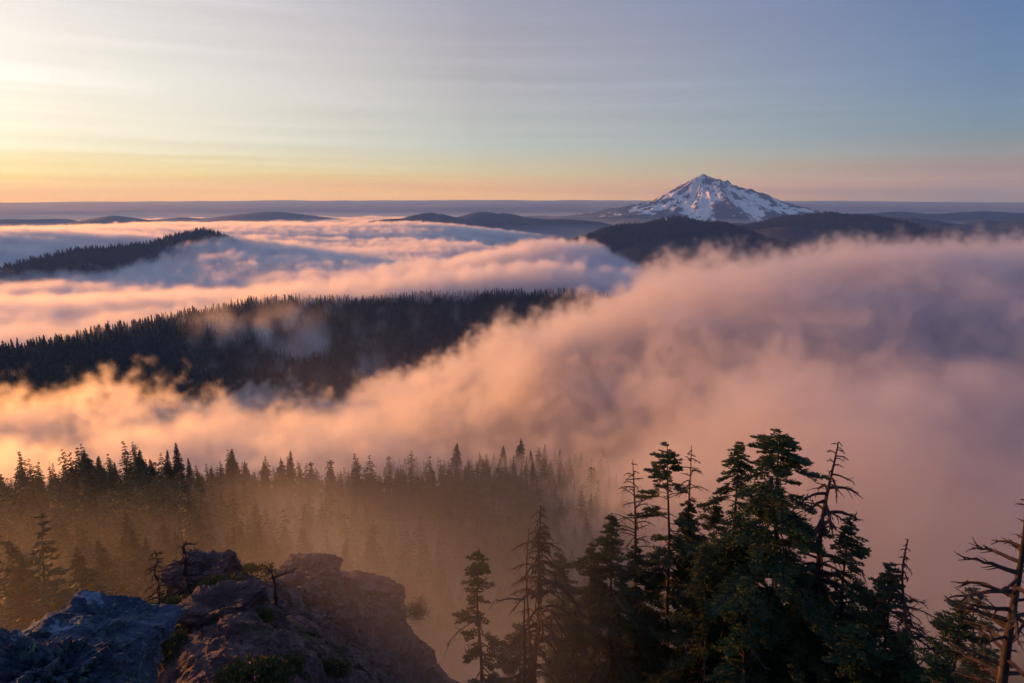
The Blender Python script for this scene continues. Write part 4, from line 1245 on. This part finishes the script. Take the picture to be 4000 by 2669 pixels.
def zone(a_, r_):
    near = 'low on the slope' if r_ < 170 else ('half way up the slope' if r_ < 260 else 'high on the spur')
    if a_ < -33:
        w_ = 'above the jagged rock'
    elif a_ < -27:
        w_ = "above the big boulder's left half"
    elif a_ < -22:
        w_ = "above the big boulder's right half"
    elif a_ < -14:
        w_ = 'behind the near crag hump'
    elif a_ < -6:
        w_ = 'behind the far crag mound'
    elif a_ < -3.5:
        w_ = 'just right of the crag'
    elif a_ < 1.5:
        w_ = 'above the lone slender fir'
    elif a_ < 7:
        w_ = 'above the bare twin snag'
    else:
        w_ = 'behind the right hand stand'
    return near + ' ' + w_


n_ind = 0
zoned = []
rest = []
for i, (r_, x_, y_, a_) in enumerate(cand):
    vis = a_ > -39
    if n_ind < 250 and r_ > 112 and vis:
        vi = gs.choice([0, 1, 1, 2, 2, 3, 4, 5, 5, 6, 6, 7 if gs.random() < .5 else 5])
        kd = VAR[vi][0]
        tint = 'mossy ' if vi in (1, 6) else ''
        H_ = (gs.uniform(8, 13) + 15 * gs.random() ** 2.2) * (1 + .3 * float(vnoise(x_ / 45, y_ / 45, 8.2))) * (1.05 if kd in ('spire', 'dead') else .95)
        z_ = zone(a_, r_)
        sz_ = 'tall ' if H_ > 19 else ('small ' if H_ < 12.5 else '')
        sz_ = '' if (kd == 'flat' or kd == 'dead' or len((tint + KW[kd] + ' conifer ' + z_).split()) > 13) else sz_
        wood_tree(np.array([x_, y_, cz[i] - .5]), H_, vi, sz_ + tint + KW[kd] + ' conifer ' + z_, group='conifers ' + z_)
        zoned.append((a_, r_, sc.objects[-1].parent))
        n_ind += 1
    else:
        rest.append(i)
Vs, Ts, off = [], [], 0
for i in rest:
    V0, T0 = LOWV[gs.choice([0, 1, 2, 3, 4, 5, 6, 0, 1, 4, 5, 7])]
    s_ = (8 + 5 * gs.random() + 16 * gs.random() ** 2.8) / 20 * (1 + .35 * float(vnoise(cx[i] / 45, cyy[i] / 45, 8.2))); th_ = gs.random() * 6.28; c_, q_ = math.cos(th_) * s_, math.sin(th_) * s_
    V = np.stack([V0[:, 0] * c_ - V0[:, 1] * q_ + cx[i], V0[:, 0] * q_ + V0[:, 1] * c_ + cyy[i], V0[:, 2] * s_ + cz[i] - .5], 1)
    Vs.append(V); Ts.append(T0 + off); off += len(V)
link('wooded_slope', mesh_from('wooded_slope', np.concatenate(Vs), np.concatenate(Ts)), needles, kind='stuff', label='dense misty conifer wood farther down the slope behind the nearest trees')
by = {}
for a_, r_, o_ in zoned:
    by.setdefault(o_['label'], []).append((a_, r_, o_))
for lb, members in by.items():
    if len(members) > 1:
        members.sort(key=lambda q: q[0])
        L0, R0 = members[0][2], members[-1][2]
        L0['label'] = 'leftmost ' + lb; R0['label'] = 'rightmost ' + lb
        if len(members) == 4:
            m1, m2 = sorted(members[1:3], key=lambda q: q[1])
            m1[2]['label'] = 'nearer middle ' + lb; m2[2]['label'] = 'farther middle ' + lb
        elif len(members) > 4:
            m1 = sorted(members[1:-1], key=lambda q: q[1])
            m1[0][2]['label'] = 'nearest ' + lb; m1[-1][2]['label'] = 'farthest ' + lb
        elif len(members) == 3:
            members[1][2]['label'] = 'middle ' + lb
print('near wood', n_ind, len(rest), sum(len(t_) for t_ in Ts))


# ------------------------------------------------------------------ forests on the far ridges: tiny tiered trees
def tiered(k, tiers, jag, seed):
    g = np.random.default_rng(seed)
    V, T = [], []
    o = 0
    for t_ in range(tiers):
        z0 = t_ / (tiers + .4); z1 = min(1.0, z0 + 1.55 / (tiers + .4)); rr_ = .17 * (1 - z0 * .92)
        a_ = np.arange(k) * 2 * math.pi / k + t_
        rad_ = rr_ * (1 + jag * np.where(np.arange(k) % 2 == 0, 1, -1) + .15 * g.normal(size=k))
        ring = np.stack([rad_ * np.cos(a_), rad_ * np.sin(a_), np.full(k, z0) - .03 * g.random(k)], 1)
        V.append(np.concatenate([ring, [[0, 0, z1]]])); T.append(np.array([[i, (i + 1) % k, k] for i in range(k)]) + o); o += k + 1
    return np.concatenate(V), np.concatenate(T)


def forest(name, xs_, ys_, hs, protos, label):
    zs = terrain_z(xs_, ys_)
    g = np.random.default_rng(len(xs_))
    Vs, Ts, off = [], [], 0
    pick = g.integers(0, len(protos), len(xs_))
    for p, (V0, T0) in enumerate(protos):
        m = pick == p; n_ = m.sum(); th_ = g.random(n_) * 6.28; s_ = hs[m]; wd = s_ * (.8 + .5 * g.random(n_))
        V = np.stack([(V0[None, :, 0] * np.cos(th_)[:, None] - V0[None, :, 1] * np.sin(th_)[:, None]) * wd[:, None] + xs_[m][:, None],
                      (V0[None, :, 0] * np.sin(th_)[:, None] + V0[None, :, 1] * np.cos(th_)[:, None]) * wd[:, None] + ys_[m][:, None],
                      V0[None, :, 2] * s_[:, None] + zs[m][:, None] - 1], -1)
        T = T0[None] + (np.arange(n_) * len(V0))[:, None, None] + off
        Vs.append(V.reshape(-1, 3)); Ts.append(T.reshape(-1, 3)); off += n_ * len(V0)
    link(name, mesh_from(name, np.concatenate(Vs), np.concatenate(Ts)), far_needles, kind='stuff', label=label)


def along(q, n_, wfront, wback, seed):
    """points scattered beside a crest line; more of them on the side towards the viewer"""
    g = np.random.default_rng(seed)
    seg = np.hypot(*(q[1:, :2] - q[:-1, :2]).T); cum = np.concatenate([[0], np.cumsum(seg)])
    s_ = g.random(n_) * cum[-1]
    x_ = np.interp(s_, cum, q[:, 0]); y_ = np.interp(s_, cum, q[:, 1])
    r_ = np.hypot(x_, y_); k_ = np.where(g.random(n_) < .85, -g.random(n_) * wfront, g.random(n_) * wback)
    x2 = x_ + x_ / r_ * k_ + g.normal(size=n_) * 12; y2 = y_ + y_ / r_ * k_ + g.normal(size=n_) * 12
    return x2, y2, g


protoA = [tiered(6, 5, .28, i) for i in range(4)]
x_, y_, g = along(_RW[0][0], 17000, 520, 60, 51)
forest('ridge_forest', x_, y_, (7 + 17 * g.random(len(x_)) ** 2.4) * (.75 + .5 * (vnoise(x_ / 60, y_ / 60, 2.5) * .5 + .5)), protoA, 'dense dark conifer forest covering the ridge in the middle distance')
protoB = [tiered(5, 3, .25, 10 + i) for i in range(3)]
x_, y_, g = along(_RW[1][0], 9000, 330, 30, 52)
forest('ridge_forest', x_, y_, (11 + 22 * g.random(len(x_)) ** 2.0), protoB, 'dark forested ridge emerging from cloud at the far left')
protoC = [tiered(4, 2, .2, 20 + i) for i in range(3)]
x_, y_, g = along(_RW[2][0], 6000, 350, 60, 53)
forest('ridge_forest', x_, y_, 16 + 16 * g.random(len(x_)), protoC, 'blue hazy conifers along the twin humped hill in front of the mountain')
x_, y_, g = along(_RW[3][0], 7000, 350, 60, 54)
forest('ridge_forest', x_, y_, 16 + 16 * g.random(len(x_)), protoC, 'blue hazy conifers along the long hill below and right of the mountain')

box_volume('valley_mist', (-9000, 5200, -790), (12000, 14300, -395), (.34, .54, 1.0), .12, 2.4e-4, 'lavender mist lying in the valleys between the far hills')
